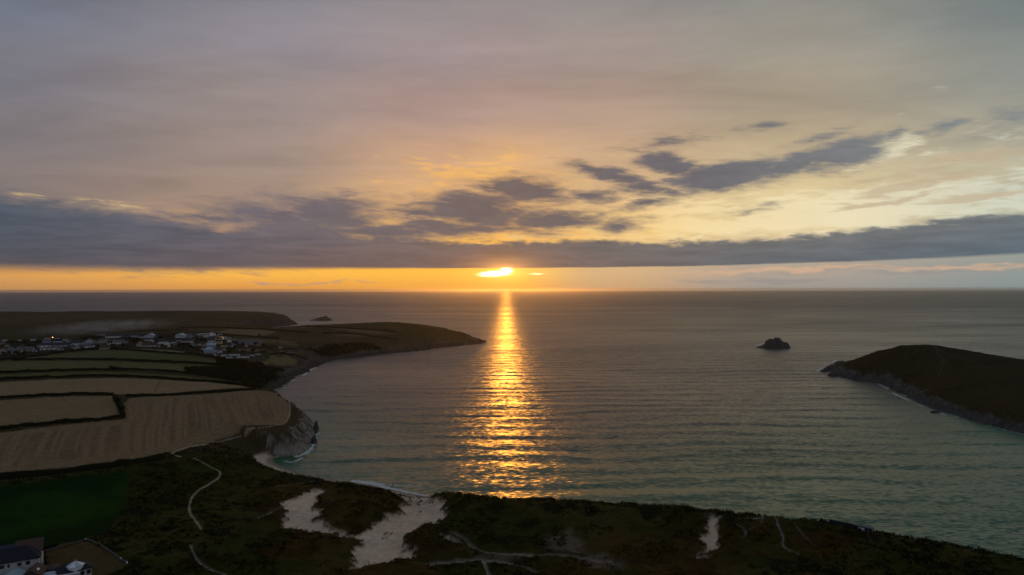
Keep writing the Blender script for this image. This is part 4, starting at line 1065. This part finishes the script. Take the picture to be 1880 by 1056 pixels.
for i, (ex, ey) in enumerate(EX):
    V.append((ex, ey, 4.5 + 1.5 * ((i * 7) % 4) / 3, 'wwcbwp'[i % 6], 'sdgsb'[i % 5], 'gable', (0, 80, -14, 20, 88)[i % 5], 2.5, ' '.join((('tiny white', 'tiny white', 'tiny grey', 'tiny pale blue', 'tiny white', 'tiny pinkish')[i % 6] + ' cottage ' + near_phrase((ex, ey), V0)).split()[:16]), 1))
vg = ground([(v[0], v[1]) for v in V])
for v, p in zip(V, vg):
    d = math.hypot(p[0], p[1]); L = v[2] * d / F; yaw = v[6]; wl, st = v[7], v[5]
    if abs(yaw) > 55: D = L * .95; L2, D2 = D * 1.2, L
    else: L2 = L; D2 = max(4.5, min(L * .7, 7.5))
    rh = min(2.6, max(1.5, D2 * .36)); sc_h = max(.7, min(1.15, L2 / 9))
    house((p[0], p[1], p[2] - .2), L2, D2, wl * sc_h, rh * sc_h, face_cam(p) + R(yaw), v[3], v[4], st, v[8], v[9], L2 > 6)

# the hotel block and the guest house
p = ground([(376, 619)])[0]; s = math.hypot(p[0], p[1]) / F
t = house((p[0], p[1], p[2] - .2), 18 * s, 8.0, 5.4, 1, face_cam(p) + R(-5), 'w', 'u', 'flat', 'white flat roofed hotel block with a dark ribbon of windows', 0, False); t.name = 'hotel'; t['category'] = 'hotel'
for i in range(7): one_box('window', M_GLASS, t, (i - 3) * 18 * s / 7.3, -4.02, 3.9, 18 * s / 8, .12, 1.5)
one_box('balcony', M_PANEL, t, 0, -4.5, 2.4, 18 * s, 1.0, .35)
p = ground([(390, 617)])[0]
house((p[0], p[1], p[2] - .2), 9.0, 8, 4.6, 2.6, face_cam(p) + R(78), 'w', 's', 'gable', 'tall white gabled wing right of the hotel block', 2, True)
p = ground([(384, 648)])[0]; s = math.hypot(p[0], p[1]) / F
t = house((p[0], p[1], p[2] - .2), 15 * s, 8.5, 4.6, 2.8, face_cam(p) + R(10), 'b', 'u', 'hip', 'big pale blue guest house at the front corner of the village', 4, True); t['category'] = 'guest house'
p = ground([(396, 647)])[0]
house((p[0], p[1], p[2] - .2), 13 * s, 8.0, 3.2, 3.0, face_cam(p) + R(-8), 'w', 's', 'hip', 'blue slate hipped wing with white walls joined to the guest house', 4, True)

# ------------------------------------------------------------------ caravans and parked cars
def make_caravan():
    t = empty('caravan', (0, 0, 0))
    bm = bmesh.new(); box(bm, 0, 0, 1.55, 7.0, 2.6, 2.1); bmesh.ops.bevel(bm, geom=bm.edges[:], offset=.22, segments=2, affect='EDGES'); bm_obj('body', bm, M_PANEL, t)
    one_box('roof', M_GREYROOF, t, 0, 0, 2.72, 6.4, 2.2, .16)
    for x in (-2.3, -.6, 2.0): one_box('window', M_GLASS, t, x, -1.31, 1.85, 1.1, .06, .75)
    one_box('door', M_DOOR, t, .8, -1.31, 1.4, .65, .06, 1.6)
    for x in (-1.0, 1.0):
        bm = bmesh.new(); cyl(bm, (x, -1.1, .32), (x, -1.32, .32), .32, .32, 10); bm_obj('wheel', bm, M_TYRE, t)
    return t
def make_car():
    t = empty('parked_car', (0, 0, 0))
    bm = bmesh.new(); box(bm, 0, 0, .62, 4.2, 1.75, .62); bmesh.ops.bevel(bm, geom=bm.edges[:], offset=.12, segments=2, affect='EDGES'); bm_obj('body', bm, M_WHITE, t)
    bm = bmesh.new(); vs = box(bm, -.15, 0, 1.2, 2.4, 1.55, .58)
    for v in vs:
        if v.co.z > 1.3: v.co.x = -.15 + (v.co.x + .15) * .68; v.co.y *= .85
    bm_obj('cabin', bm, M_GLASS, t)
    one_box('roof', M_WHITE, t, -.15, 0, 1.51, 1.5, 1.25, .06)
    for x in (-1.3, 1.3):
        for y_ in (-.88, .88):
            bm = bmesh.new(); cyl(bm, (x, y_ - .1, .32), (x, y_ + .1, .32), .32, .32, 10); bm_obj('wheel', bm, M_TYRE, t)
    return t
def copy_tree(o, parent=None):
    c = o.copy(); C.objects.link(c); c.parent = parent
    for ch in list(o.children): copy_tree(ch, c)
    return c
def place(proto, used, p, rz, label, cat, group, sc=1.0, mat=None):
    o = copy_tree(proto) if used[0] else proto; used[0] = True
    o.location = p; o.rotation_euler = (0, 0, rz); o.scale = (sc, sc, sc); tag(o, label, cat, group)
    return o
CV = [(9,627,0,'white caravan nearest the left edge on the upper row'), (34,627,3,'second white caravan from the left edge, below the smoke'), (61,626,-3,'third white caravan from the left, brightest at its right end'),
      (87,624,2,'white caravan just left of the orange lamp'), (104,624,-4,'white caravan just right of the orange lamp'), (119,626,4,'last white caravan of the left row, beyond the orange lamp'),
      (411,655,25,'white caravan at the left end of the lower field'), (425,654,-8,'long white caravan in the lower field below the guest house'), (421,659,10,'grey white caravan nearest the thicket'),
      (440,658,-6,'bright white caravan at the front of the lower field'), (452,658,5,'short white caravan right of the bright front caravan'), (462,655,-14,'white caravan in the right half of the lower field'), (473,653,-10,'white caravan at the right end of the lower field'), (435,654,12,'caravan behind the bright front caravan'),
      (514,640,0,'lone white caravan in the tan field right of the barn')]
cp_ = ground([(c[0], c[1]) for c in CV]); cv0 = make_caravan(); cu = [False]
for c, p in zip(CV, cp_): place(cv0, cu, (p[0], p[1], p[2]), face_cam(p) + R(c[2]), c[3], 'caravan', 'caravans around the village', .95)
CA = []
for r_, (xa, xb, yy, nn) in enumerate([(400, 417, 619.5, 5), (404, 424, 621.5, 6), (400, 432, 624, 6)]):
    for i in range(nn): CA.append((xa + (xb - xa) * (i + .5) / nn, yy + .4 * math.sin(i * 2.3), ('back', 'middle', 'front')[r_]))
cg_ = ground([(c[0], c[1]) for c in CA]); car0 = make_car(); cu = [False]
ordn = ['first', 'second', 'third', 'fourth', 'fifth', 'sixth']; cnt = {}
for c, p in zip(CA, cg_):
    k = cnt.get(c[2], 0); cnt[c[2]] = k + 1
    place(car0, cu, (p[0], p[1], p[2]), face_cam(p) + R(RS.uniform(-12, 12) + (90 if k % 3 == 1 else 0)), f'pale parked car, {ordn[k]} from the left in the {c[2]} row of the car park', 'car', 'cars in the hotel car park')

# ------------------------------------------------------------------ lit lamp among the caravans
p = ground([(97, 624)])[0]
t = empty('street_lamp', p); tag(t, 'small lit orange lamp between the caravans on the left', 'lamp')
bm = bmesh.new(); cyl(bm, (0, 0, -.3), (0, 0, 3.4), .10, .07, 8); bm_obj('post', bm, M_POST, t)
mg, tg, bg = new_mat('lamp glow'); bg.inputs['Base Color'].default_value = (1, .5, .15, 1); bg.inputs['Emission Color'].default_value = (1, .42, .10, 1); bg.inputs['Emission Strength'].default_value = 14
bm = bmesh.new(); bmesh.ops.create_icosphere(bm, subdivisions=2, radius=.42, matrix=Matrix.Translation((0, 0, 3.6))); bm_obj('lantern', bm, mg, t)

# ------------------------------------------------------------------ trees
def make_tree(seed, base):
    rs = np.random.RandomState(seed); t = empty('tree', (0, 0, 0))
    bm = bmesh.new(); cyl(bm, (0, 0, -.4), (0, 0, 2.2), .28, .17, 7)
    for k in range(4):
        a = k * 1.6 + rs.uniform(0, 1); cyl(bm, (0, 0, 1.4 + .2 * k), (1.3 * math.cos(a), 1.3 * math.sin(a), 3.2 + rs.uniform(0, 1)), .12, .04, 5)
    bm_obj('trunk', bm, M_BARK, t)
    cl = rs.normal(size=(12, 3)) * (1.25, 1.25, .8) + (0, 0, 3.4); n = 340
    c = cl[rs.randint(0, 12, n)] + rs.normal(size=(n, 3)) * (.62, .62, .5)
    c[:, 2] = np.maximum(c[:, 2], .8)
    me = foliage_mesh('crown', [leaf_quads(c, rs.uniform(.22, .48, n), jitter_col(base, n, .4, rs), 0, rs)])
    add_obj('crown', me, M_LEAF, t); return t
TREES = [(216,742,1.0,'round dark bush tree in the hedge at the end of the enclosed stubble field'), (223,757,.8,'smaller dark bush tree lower in the same short hedge'), (477,620,1.15,'dark tree standing out of the hedge above the long barn'), (326,607,1.0,'dark tree on the faint hedge behind the upper row'), (206,681,1.0,'dark tree in the hedge above the narrow olive strip'), (213,681,.8,'smaller dark tree beside the hedge gap above the narrow olive strip')]
tr = [make_tree(5, (.020, .023, .010)), make_tree(6, (.024, .022, .012)), make_tree(8, (.017, .020, .010))]; tu = [[False], [False], [False]]
tg_ = ground([(q[0], q[1]) for q in TREES])
for i, (q, p) in enumerate(zip(TREES, tg_)): place(tr[i % 3], tu[i % 3], (p[0], p[1], p[2]), i * 1.3, q[3], 'tree', 'single trees of the hedges', q[2])
VT = [(x_, y_) for x_, y_ in [(242,627),(248,628),(253,629),(246,632),(238,625),(150,624),(157,625),(164,625),(172,624),(180,623),(186,622),(20,632),(28,633),(36,633),(46,633),(56,632),(66,633),(72,634),(62,639),(56,641),(66,642),(336,636),(342,638),(348,640),(354,643),(338,643),(362,646),(330,640),(370,630),(362,629),(378,628),(372,626),(290,626),(296,622),(304,622),(312,621),(320,619),(228,625),(262,630),(286,634),(128,645),(150,646),(180,642),(208,638),(226,638),(6,653),(18,654),(32,655),(44,654),(418,645),(428,643),(446,635),(470,637),(482,638),(434,634),(420,650),(446,651),(465,648)]]
tg_ = ground(VT)
TL = [' '.join(('dark tree ' + near_phrase(q, V)).split()[:13]).rstrip(',') for q in VT]
for lab in set(TL):
    ids = sorted((i for i in range(len(TL)) if TL[i] == lab), key=lambda i: VT[i][0])
    if len(ids) > 1:
        for r_, i in enumerate(ids): TL[i] = lab + (', left one', ', right one')[r_] if len(ids) == 2 else lab + f', {ordn[r_]} from left'
for i, p in enumerate(tg_): place(tr[i % 3], tu[i % 3], (p[0], p[1], p[2]), i * .9, TL[i], 'tree', 'dark trees between the village houses', .95 + .5 * ((i * 7) % 5) / 5)

# ------------------------------------------------------------------ rocks in the sea
M_ROCK = plain('dark wet rock', (.040, .038, .038), .75, .45, .35, .35, bump=.8)
def profile_rock(name, prof_px, base_px, depth, label, seed):
    """A rock with the outline of the photograph as its ridge: prof_px = (px, py) along the skyline, base at sea level."""
    b = at_z(*base_px); d = b[1]; s = d / F
    xs = np.array([(q[0] - base_px[0]) * s for q in prof_px]); zs = np.array([max(0.0, (base_px[1] - q[1]) * s) for q in prof_px])
    nx, ny = 70, 26
    gx_ = np.linspace(xs[0] - 3, xs[-1] + 3, nx); t_ = np.linspace(-1.15, 1.15, ny)
    X, T = np.meshgrid(gx_, t_); pr = np.interp(X, xs, zs, 0, 0)
    wid = depth * (.35 + .65 * np.sqrt(np.clip(pr / zs.max(), 0, 1)))
    Yl = T * wid + depth * .15 * fbm(X, T * depth, 12, 3, seed)
    sh = np.clip(1 - np.abs(T) ** 1.6, -.25, 1)
    Z = pr * sh * (1 + .22 * fbm(X, Yl, 7, 3, seed + 4)) + 1.1 * np.abs(fbm(X, Yl, 4.5, 3, seed + 7)) * (sh > 0) - .9
    i = np.arange(X.size).reshape(X.shape); Q = np.stack([i[:-1, :-1], i[:-1, 1:], i[1:, 1:], i[1:, :-1]], -1).reshape(-1, 4)
    me = np_mesh(name, np.stack([X.ravel(), Yl.ravel(), Z.ravel()], -1), Q, smooth=False)
    o = add_obj(name, me, M_ROCK); o.location = (b[0], b[1], 0); tag(o, label, 'rock'); return o
profile_rock('rock_island', [(1389,637),(1397,634),(1404,631),(1407,625.5),(1412,622.5),(1421,622),(1425,618),(1429,619),(1434,625),(1440,628),(1446,628.5),(1449,635),(1450,640)], (1420,638.5), 17, 'dark pyramid shaped rock island alone in the bay', 1)
profile_rock('rock_island', [(566,589),(576,585.5),(586,583),(597,579.5),(600,580),(602,583),(607,584.5),(610,590)], (590,588.5), 30, 'distant wedge shaped rock island off the far left headland', 2)
SR = [([(1504,681),(1509,677.5),(1517,677),(1521,682)], (1513,682), 5, 'low dark rock farthest left of the right headland tip'),
      ([(1517,677),(1520,672.5),(1528,672),(1536,671),(1543,675),(1545,680)], (1531,680), 9, 'jagged dark rock mass off the right headland tip'),
      ([(1531,668),(1535,663),(1541,662),(1548,661.5),(1552,667),(1551,671)], (1542,670), 7, 'dark rock behind the jagged mass, topmost of the tip rocks'),
      ([(1519,690),(1524,684),(1533,683),(1542,686),(1548,692)], (1533,690), 8, 'dark rock below the jagged mass at the headland tip'),
      ([(1706,757),(1712,752.5),(1722,753),(1730,758)], (1717,757.5), 4, 'small dark rock awash beside the foam of the right headland'),
      ([(574,792),(577,779),(580,773),(583,777),(585,788)], (579,789), 5, 'dark stack at the foot of the near left cliff'),
      ([(570,815),(574,800),(578,796),(581,803),(580,812)], (576,813), 5, 'dark ledge in the surf at the near left cliff'),
      ([(586,777),(589,775.5),(593,777)], (589,777), 1.5, 'tiny dark rock awash off the near left cliff'),
      ([(595,792),(597,790.5),(600,792)], (597,792), 1.2, 'smallest dark rock awash right of the near left cliff')]
for k, q in enumerate(SR): profile_rock('sea_rock', *q, 20 + k)

# ------------------------------------------------------------------ the house at the lower left
hp = np.array(at_z(40, 1030, 22.0)); hz_ = float(HS(hp[0], hp[1]))
e1 = np.array(at_z(72, 1023.5, 22.8)) - np.array(at_z(-25, 1040, 22.8)); hrz = math.atan2(e1[1], e1[0])
org = np.array(at_z(-25, 1040, 22.8)); 
G0 = float(HS(org[0] + 8, org[1] + 6)) - .3
T_H = empty('house', (org[0], org[1], G0), hrz); tag(T_H, 'large white house with dark slate roofs and a glazed lantern at the lower left', 'house')
def shift(o, x, y, rz=0.0, z=0.0): o.location = (x, y, z); o.rotation_euler = (0, 0, rz); return o
LN = float(np.hypot(e1[0], e1[1])); EH = 22.8 - G0
# main block with hipped slate roof
shift(bm_obj('wall', box_wall(LN, 8.0, EH), M_HOUSE, T_H), LN/2, 4.3)
shift(bm_obj('roof', hip_roof(LN, 8.0, EH + .02, 3.6, .5), M_DARKSLATE, T_H), LN/2, 4.3)
for i, x_ in enumerate((1.6, 4.2, 6.0, 9.0, 11.4)):
    w_ = one_box('window', M_GLASS, T_H, x_, .26, EH - 1.3, 1.2 if i != 2 else .6, .12, 1.2); one_box('sill', M_PANEL, w_, x_, .2, EH - 1.98, 1.4 if i != 2 else .8, .22, .1)
# taller rear block with brown tiled gable roof
shift(bm_obj('wall', gable_wall(7.5, 8.0, EH + .6, 3.4), M_HOUSE, T_H), LN - 3.2, 9.5)
shift(bm_obj('roof', gable_roof(7.5, 8.0, EH + .6, 3.4, .4), M_BROWNTILE, T_H), LN - 3.2, 9.5)
shift(bm_obj('roof', gable_roof(7.0, 7.0, EH + .1, 3.0, .4), M_SLATE, T_H), LN - 10.6, 9.5)
for x_ in (LN + .35, LN + .9): bm = bmesh.new(); cyl(bm, (x_, 5.0, .2), (x_, 5.0, EH + .5), .09, .09, 8); bm_obj('drainpipe', bm, M_PANEL, T_H)
# front block with brown roof and a skylight
def loc_of(px, py, z):
    q = np.array(at_z(px, py, z)) - np.array((org[0], org[1], 0)); c, s_ = math.cos(-hrz), math.sin(-hrz)
    return q[0] * c - q[1] * s_, q[0] * s_ + q[1] * c
fx, fy = loc_of(63, 1046, 21.0)
fb = EH - 2.7
shift(bm_obj('wall', gable_wall(7.0, 5.2, fb, 1.9), M_STONE, T_H), fx, fy, R(78))
rf = shift(bm_obj('roof', gable_roof(7.0, 5.2, fb, 1.9, .35), M_BROWNTILE, T_H), fx, fy, R(78))
sk = bmesh.new(); sl = math.atan2(1.9, 2.6); vs = box(sk, 0, 0, 0, 1.6, .75, .1)
bmesh.ops.transform(sk, matrix=Matrix.Translation((-.6, -1.3, fb + .95 + .26)) @ Matrix.Rotation(sl, 4, 'X'), verts=sk.verts); bm_obj('skylight', sk, M_PANEL, rf)
gx2, gy2 = loc_of(22, 1050, 20.6)
shift(bm_obj('wall', gable_wall(6.5, 5.5, fb - .8, 1.5), M_HOUSE, T_H), gx2, gy2, R(70))
shift(bm_obj('roof', gable_roof(6.5, 5.5, fb - .8, 1.5, .35), M_BLUEROOF, T_H), gx2, gy2, R(70))
# flat pale terrace roof between the blocks, with a low parapet
tx, ty = loc_of(112, 1049, 20.0)
shift(bm_obj('wall', box_wall(11.0, 6.0, fb - .9), M_HOUSE, T_H), tx, ty, R(-4))
bm = bmesh.new(); box(bm, 0, 0, fb - .78, 11.5, 6.5, .22); shift(bm_obj('terrace_roof', bm, M_BLUEROOF, T_H), tx, ty, R(-4))
bm = bmesh.new(); box(bm, 0, -3.1, fb - .45, 11.2, .12, .5); shift(bm_obj('parapet', bm, M_PANEL, T_H), tx, ty, R(-4))
# right wing with hipped slate roof and the glazed lantern
wx, wy = loc_of(136, 1036, 21.0)
shift(bm_obj('wall', box_wall(9.5, 6.5, fb - .3), M_HOUSE, T_H), wx, wy, R(8))
shift(bm_obj('roof', hip_roof(9.5, 6.5, fb - .28, 2.0, .45), M_DARKSLATE, T_H), wx, wy, R(8))
for x_ in (2.0, 3.9): o_ = one_box('window', M_GLASS, T_H, x_, -3.27, fb - 1.6, 1.1, .12, 1.3); shift(o_, wx, wy, R(8))
o_ = one_box('window', M_GLASS, T_H, 4.77, -1.2, fb - 1.7, .12, 1.3, 1.3); shift(o_, wx, wy, R(8))
lx_, ly_ = loc_of(138, 1029, 22.6); lan = empty('lantern', (lx_, ly_, fb + .9)); lan.parent = T_H
bm = bmesh.new(); cyl(bm, (0, 0, -1.6), (0, 0, .0), 2.7, 2.75, 8); bm_obj('lantern_base', bm, M_PANEL, lan)
for k in range(8):
    a0, a1 = k * math.pi / 4, (k + 1) * math.pi / 4; bm = bmesh.new()
    slab(bm, [(2.9 * math.cos(a0), 2.9 * math.sin(a0), .02), (2.9 * math.cos(a1), 2.9 * math.sin(a1), .02), (0, 0, 1.35)], .06); bm_obj('pane', bm, M_PANEL if k % 2 else M_PALEBLUE, lan)
for dx_ in (-.25, .45): bm = bmesh.new(); cyl(bm, (dx_, 0, 1.1), (dx_, 0, 2.1), .07, .04, 6); bm_obj('finial', bm, M_PANEL, lan)
rx_, ry_ = loc_of(92, 1036, 20.5)
shift(bm_obj('wall', box_wall(4.6, 4.2, fb - .6), M_STONE, T_H), rx_, ry_, R(-12))
shift(bm_obj('roof', hip_roof(4.6, 4.2, fb - .58, 1.1, .3), M_BROWNTILE, T_H), rx_, ry_, R(-12))

# ------------------------------------------------------------------ garden walls
def stone_wall(pix, h, label, posts):
    wp = ground(pix); c = resample(wp, 1.0); n = len(c); t = empty('garden_wall', (0, 0, 0)); tag(t, label, 'wall')
    tan = np.gradient(c, axis=0); tan /= np.linalg.norm(tan, axis=1, keepdims=True); nor = np.stack([-tan[:, 1], tan[:, 0]], -1)
    def rib(w, z0, z1, mat, name, lift=0):
        rows = []
        for o_, hk in ((-w, z0), (-w, z1), (w, z1), (w, z0)):
            q = c + nor * o_; rows.append(np.stack([q[:, 0], q[:, 1], HS(c[:, 0], c[:, 1]) + hk + .05 * fbm(c[:, 0], c[:, 1], 2.0, 2, 9)], -1))
        Vc = np.stack(rows, 1).reshape(-1, 3); ii = np.arange(n * 4).reshape(n, 4)
        Fc = np.concatenate([np.stack([ii[:-1, k], ii[:-1, (k+1) % 4], ii[1:, (k+1) % 4], ii[1:, k]], -1) for k in range(4)])
        return add_obj(name, np_mesh(name, Vc, Fc, smooth=False), mat, t)
    rib(.22, -.4, h, M_STONE, 'wall'); rib(.26, h + .005, h + .10, M_STONE, 'coping')
    for i in posts:
        q = wp[i]; one_box('post', M_PANEL, t, q[0], q[1], q[2] + (h + .5) / 2 - .2, .42, .42, h + .5)
stone_wall([(82,1013),(108,1006),(135,999),(157,992.5)], .5, 'grey stone wall between the garden lawn and the pasture', [3])
stone_wall([(159,992.5),(172,996),(187,1004),(205,1016),(222,1028),(233,1035)], .5, 'grey stone wall on the right side of the garden lawn', [5, 4])

# ------------------------------------------------------------------ hut and screen on the dune edge
p0, p1 = np.array(at_z(1523, 962, 12.2)), np.array(at_z(1569, 972, 12.2)); p2 = np.array(at_z(1601, 979, 12.2))
v = p1 - p0; Ls = float(np.hypot(v[0], v[1])); rz_s = math.atan2(v[1], v[0])
t = empty('timber_screen', (p0[0], p0[1], float(HS(*((p0 + p1)[:2] / 2))) - .2), rz_s); tag(t, 'low dark boarded screen leading to the beach hut on the dune crest', 'fence')
nb = 12
for i in range(nb): one_box('board', M_NAVY, t, (i + .5) * Ls / nb, 0, .8, Ls / nb - .05, .08, 1.7)
for i in range(5): one_box('post', M_POST, t, i * Ls / 4, .12, .8, .14, .14, 1.9)
one_box('rail', M_CREAM, t, Ls / 2, 0, 1.70, Ls + .2, .16, .08)
v = p2 - p1; Lh = float(np.hypot(v[0], v[1])); rz_h = math.atan2(v[1], v[0])
t = empty('beach_hut', (p1[0], p1[1], float(HS(*((p1 + p2)[:2] / 2))) - .3), rz_h); tag(t, 'dark blue lifeguard hut with a white board on the dune crest', 'hut')
one_box('wall', M_NAVY, t, Lh / 2 + .1, 1.2, 1.2, Lh, 2.4, 2.5); one_box('roof', M_GREYROOF, t, Lh / 2 + .1, 1.2, 2.52, Lh + .3, 2.7, .12)
one_box('white_board', M_PANEL, t, Lh * .36, -.05, 1.45, Lh * .42, .06, 1.15); one_box('door', M_DOOR, t, Lh * .78, -.05, 1.15, .9, .06, 2.0)
one_box('post', M_CREAM, t, Lh + .35, -.1, 1.3, .22, .22, 2.7); one_box('deck', M_POST, t, Lh + 2.2, 1.0, .3, 3.6, 2.6, .5)

# ------------------------------------------------------------------ people
M_CLOTH = plain('dark clothing', (.030, .030, .036), .9, .2, 4.0)
def make_person():
    me = bpy.data.meshes.new('person')
    J = [((0,0,.92),.145), ((0,0,1.15),.15), ((0,0,1.40),.17), ((0,0,1.52),.06), ((0,.02,1.62),.10), ((0,.02,1.76),.085),
         ((.10,0,.88),.10), ((.12,.03,.48),.07), ((.12,0,.08),.05), ((.12,.14,.03),.04), ((-.10,0,.88),.10), ((-.13,-.03,.48),.07), ((-.14,-.06,.08),.05), ((-.14,.08,.03),.04),
         ((.21,0,1.40),.065), ((.27,.02,1.12),.05), ((.26,.10,.88),.035), ((-.21,0,1.40),.065), ((-.27,.0,1.12),.05), ((-.25,.10,.88),.035)]
    E = [(0,1),(1,2),(2,3),(3,4),(4,5),(0,6),(6,7),(7,8),(8,9),(0,10),(10,11),(11,12),(12,13),(2,14),(14,15),(15,16),(2,17),(17,18),(18,19)]
    me.from_pydata([j[0] for j in J], E, []); o = bpy.data.objects.new('person', me); C.objects.link(o)
    sk_ = o.modifiers.new('skin', 'SKIN')
    for v_, (_, r_) in zip(me.skin_vertices[0].data, J): v_.radius = (r_, r_)
    me.skin_vertices[0].data[0].use_root = True
    o.modifiers.new('sub', 'SUBSURF').levels = 1; o.modifiers['sub'].render_levels = 1
    me.materials.append(M_CLOTH); return o
PP = [(1679,631.2,'person in dark clothes standing leftmost on the crest of the right headland'), (1687,630.6,'second person from the left on the headland crest'), (1691,630.4,'person in the middle group on the headland crest, left one'), (1694.5,630.4,'person in the middle group on the headland crest, right one'), (1702.5,631,'person standing apart right of the middle group on the crest'), (1719,634.4,'lone person farthest right on the headland crest')]
# people stand on the crest line itself: the highest ground along the sight line
per0 = make_person(); pu = False
for k, (px, py, lab) in enumerate(PP):
    dd = ray(px, py); tt = np.linspace(840, 960, 200); X = dd[0] * tt; Y = dd[1] * tt; ang = (HS(X, Y) - CAM[2]) / np.hypot(X, Y); i = int(np.argmax(ang))
    o = per0 if not pu else per0.copy()
    if pu: C.objects.link(o)
    pu = True
    o.location = (X[i], Y[i], float(HS(X[i], Y[i])) - .05); o.rotation_euler = (0, 0, k * 1.7); o.scale = (1, 1, 1 + .04 * (k % 3)); tag(o, lab, 'person', 'people on the headland')
o = per0.copy(); C.objects.link(o); q = at_z(721, 892, 0); o.location = (q[0], q[1], -.25); o.rotation_euler = (0, 0, .5); tag(o, 'person in dark clothes wading in the breaking waves at the beach', 'person')
if 'group' in o: del o['group']

# ------------------------------------------------------------------ smoke drifting over the village edge
sp0, sp1 = ground([(30, 622)])[0], ground([(330, 606)])[0]
bm = bmesh.new(); bmesh.ops.create_icosphere(bm, subdivisions=3, radius=1.0)
mid = (sp0 + sp1) / 2; v = sp1 - sp0; Lm = float(np.hypot(v[0], v[1]))
o = bm_obj('smoke', bm, None); o.location = (mid[0], mid[1], mid[2] + 13); o.scale = (Lm * .56, 42, 15); o.rotation_euler = (0, R(-1.0), math.atan2(v[1], v[0]))
sm = bpy.data.materials.new('smoke'); sm.use_nodes = True; st_ = NT(sm.node_tree); sm.node_tree.nodes.remove(sm.node_tree.nodes['Principled BSDF'])
pv = st_.n.new('ShaderNodeVolumePrincipled'); pv.inputs['Color'].default_value = (.75, .77, .82, 1)
tc = st_.n.new('ShaderNodeTexCoord').outputs['Object']
fall = st_.rng(st_.vec('LENGTH', tc), 1.0, 0.2, 0.0, 1.0, 'SMOOTHSTEP')
nz = st_.noise(st_.vec('MULTIPLY', tc, (7.0, 3.0, 2.2)), 1.0, 4.0, .6, .6)
st_.put(pv.inputs['Density'], st_.math('MULTIPLY', st_.math('MULTIPLY', fall, st_.rng(nz, .40, .72)), .03))
st_.l.new(pv.outputs[0], st_.n['Material Output'].inputs['Volume']); o.data.materials.append(sm)
tag(o, 'thin grey smoke drifting above the caravans and the village edge', 'smoke', kind='stuff')

# ------------------------------------------------------------------ haze: one closed box of even, thin air
hz = bmesh.new(); bmesh.ops.create_cube(hz, size=1.0)
for v in hz.verts: v.co = Vector((v.co.x * 120000, v.co.y * 100000 + 10000, -8 + (v.co.z + 0.5) * 140))
hme = bpy.data.meshes.new('haze'); hz.to_mesh(hme); hz.free()
hm = bpy.data.materials.new('sea haze'); hm.use_nodes = True
ht = hm.node_tree; ht.nodes.remove(ht.nodes['Principled BSDF'])
pv = ht.nodes.new('ShaderNodeVolumePrincipled'); pv.inputs['Color'].default_value = (0.93, 0.92, 0.95, 1); pv.inputs['Density'].default_value = 0.000024; pv.inputs['Anisotropy'].default_value = 0.87
ht.links.new(pv.outputs[0], ht.nodes['Material Output'].inputs['Volume'])
tag(add_obj('haze', hme, hm), 'thin evening haze over the bay', 'haze', kind='stuff')
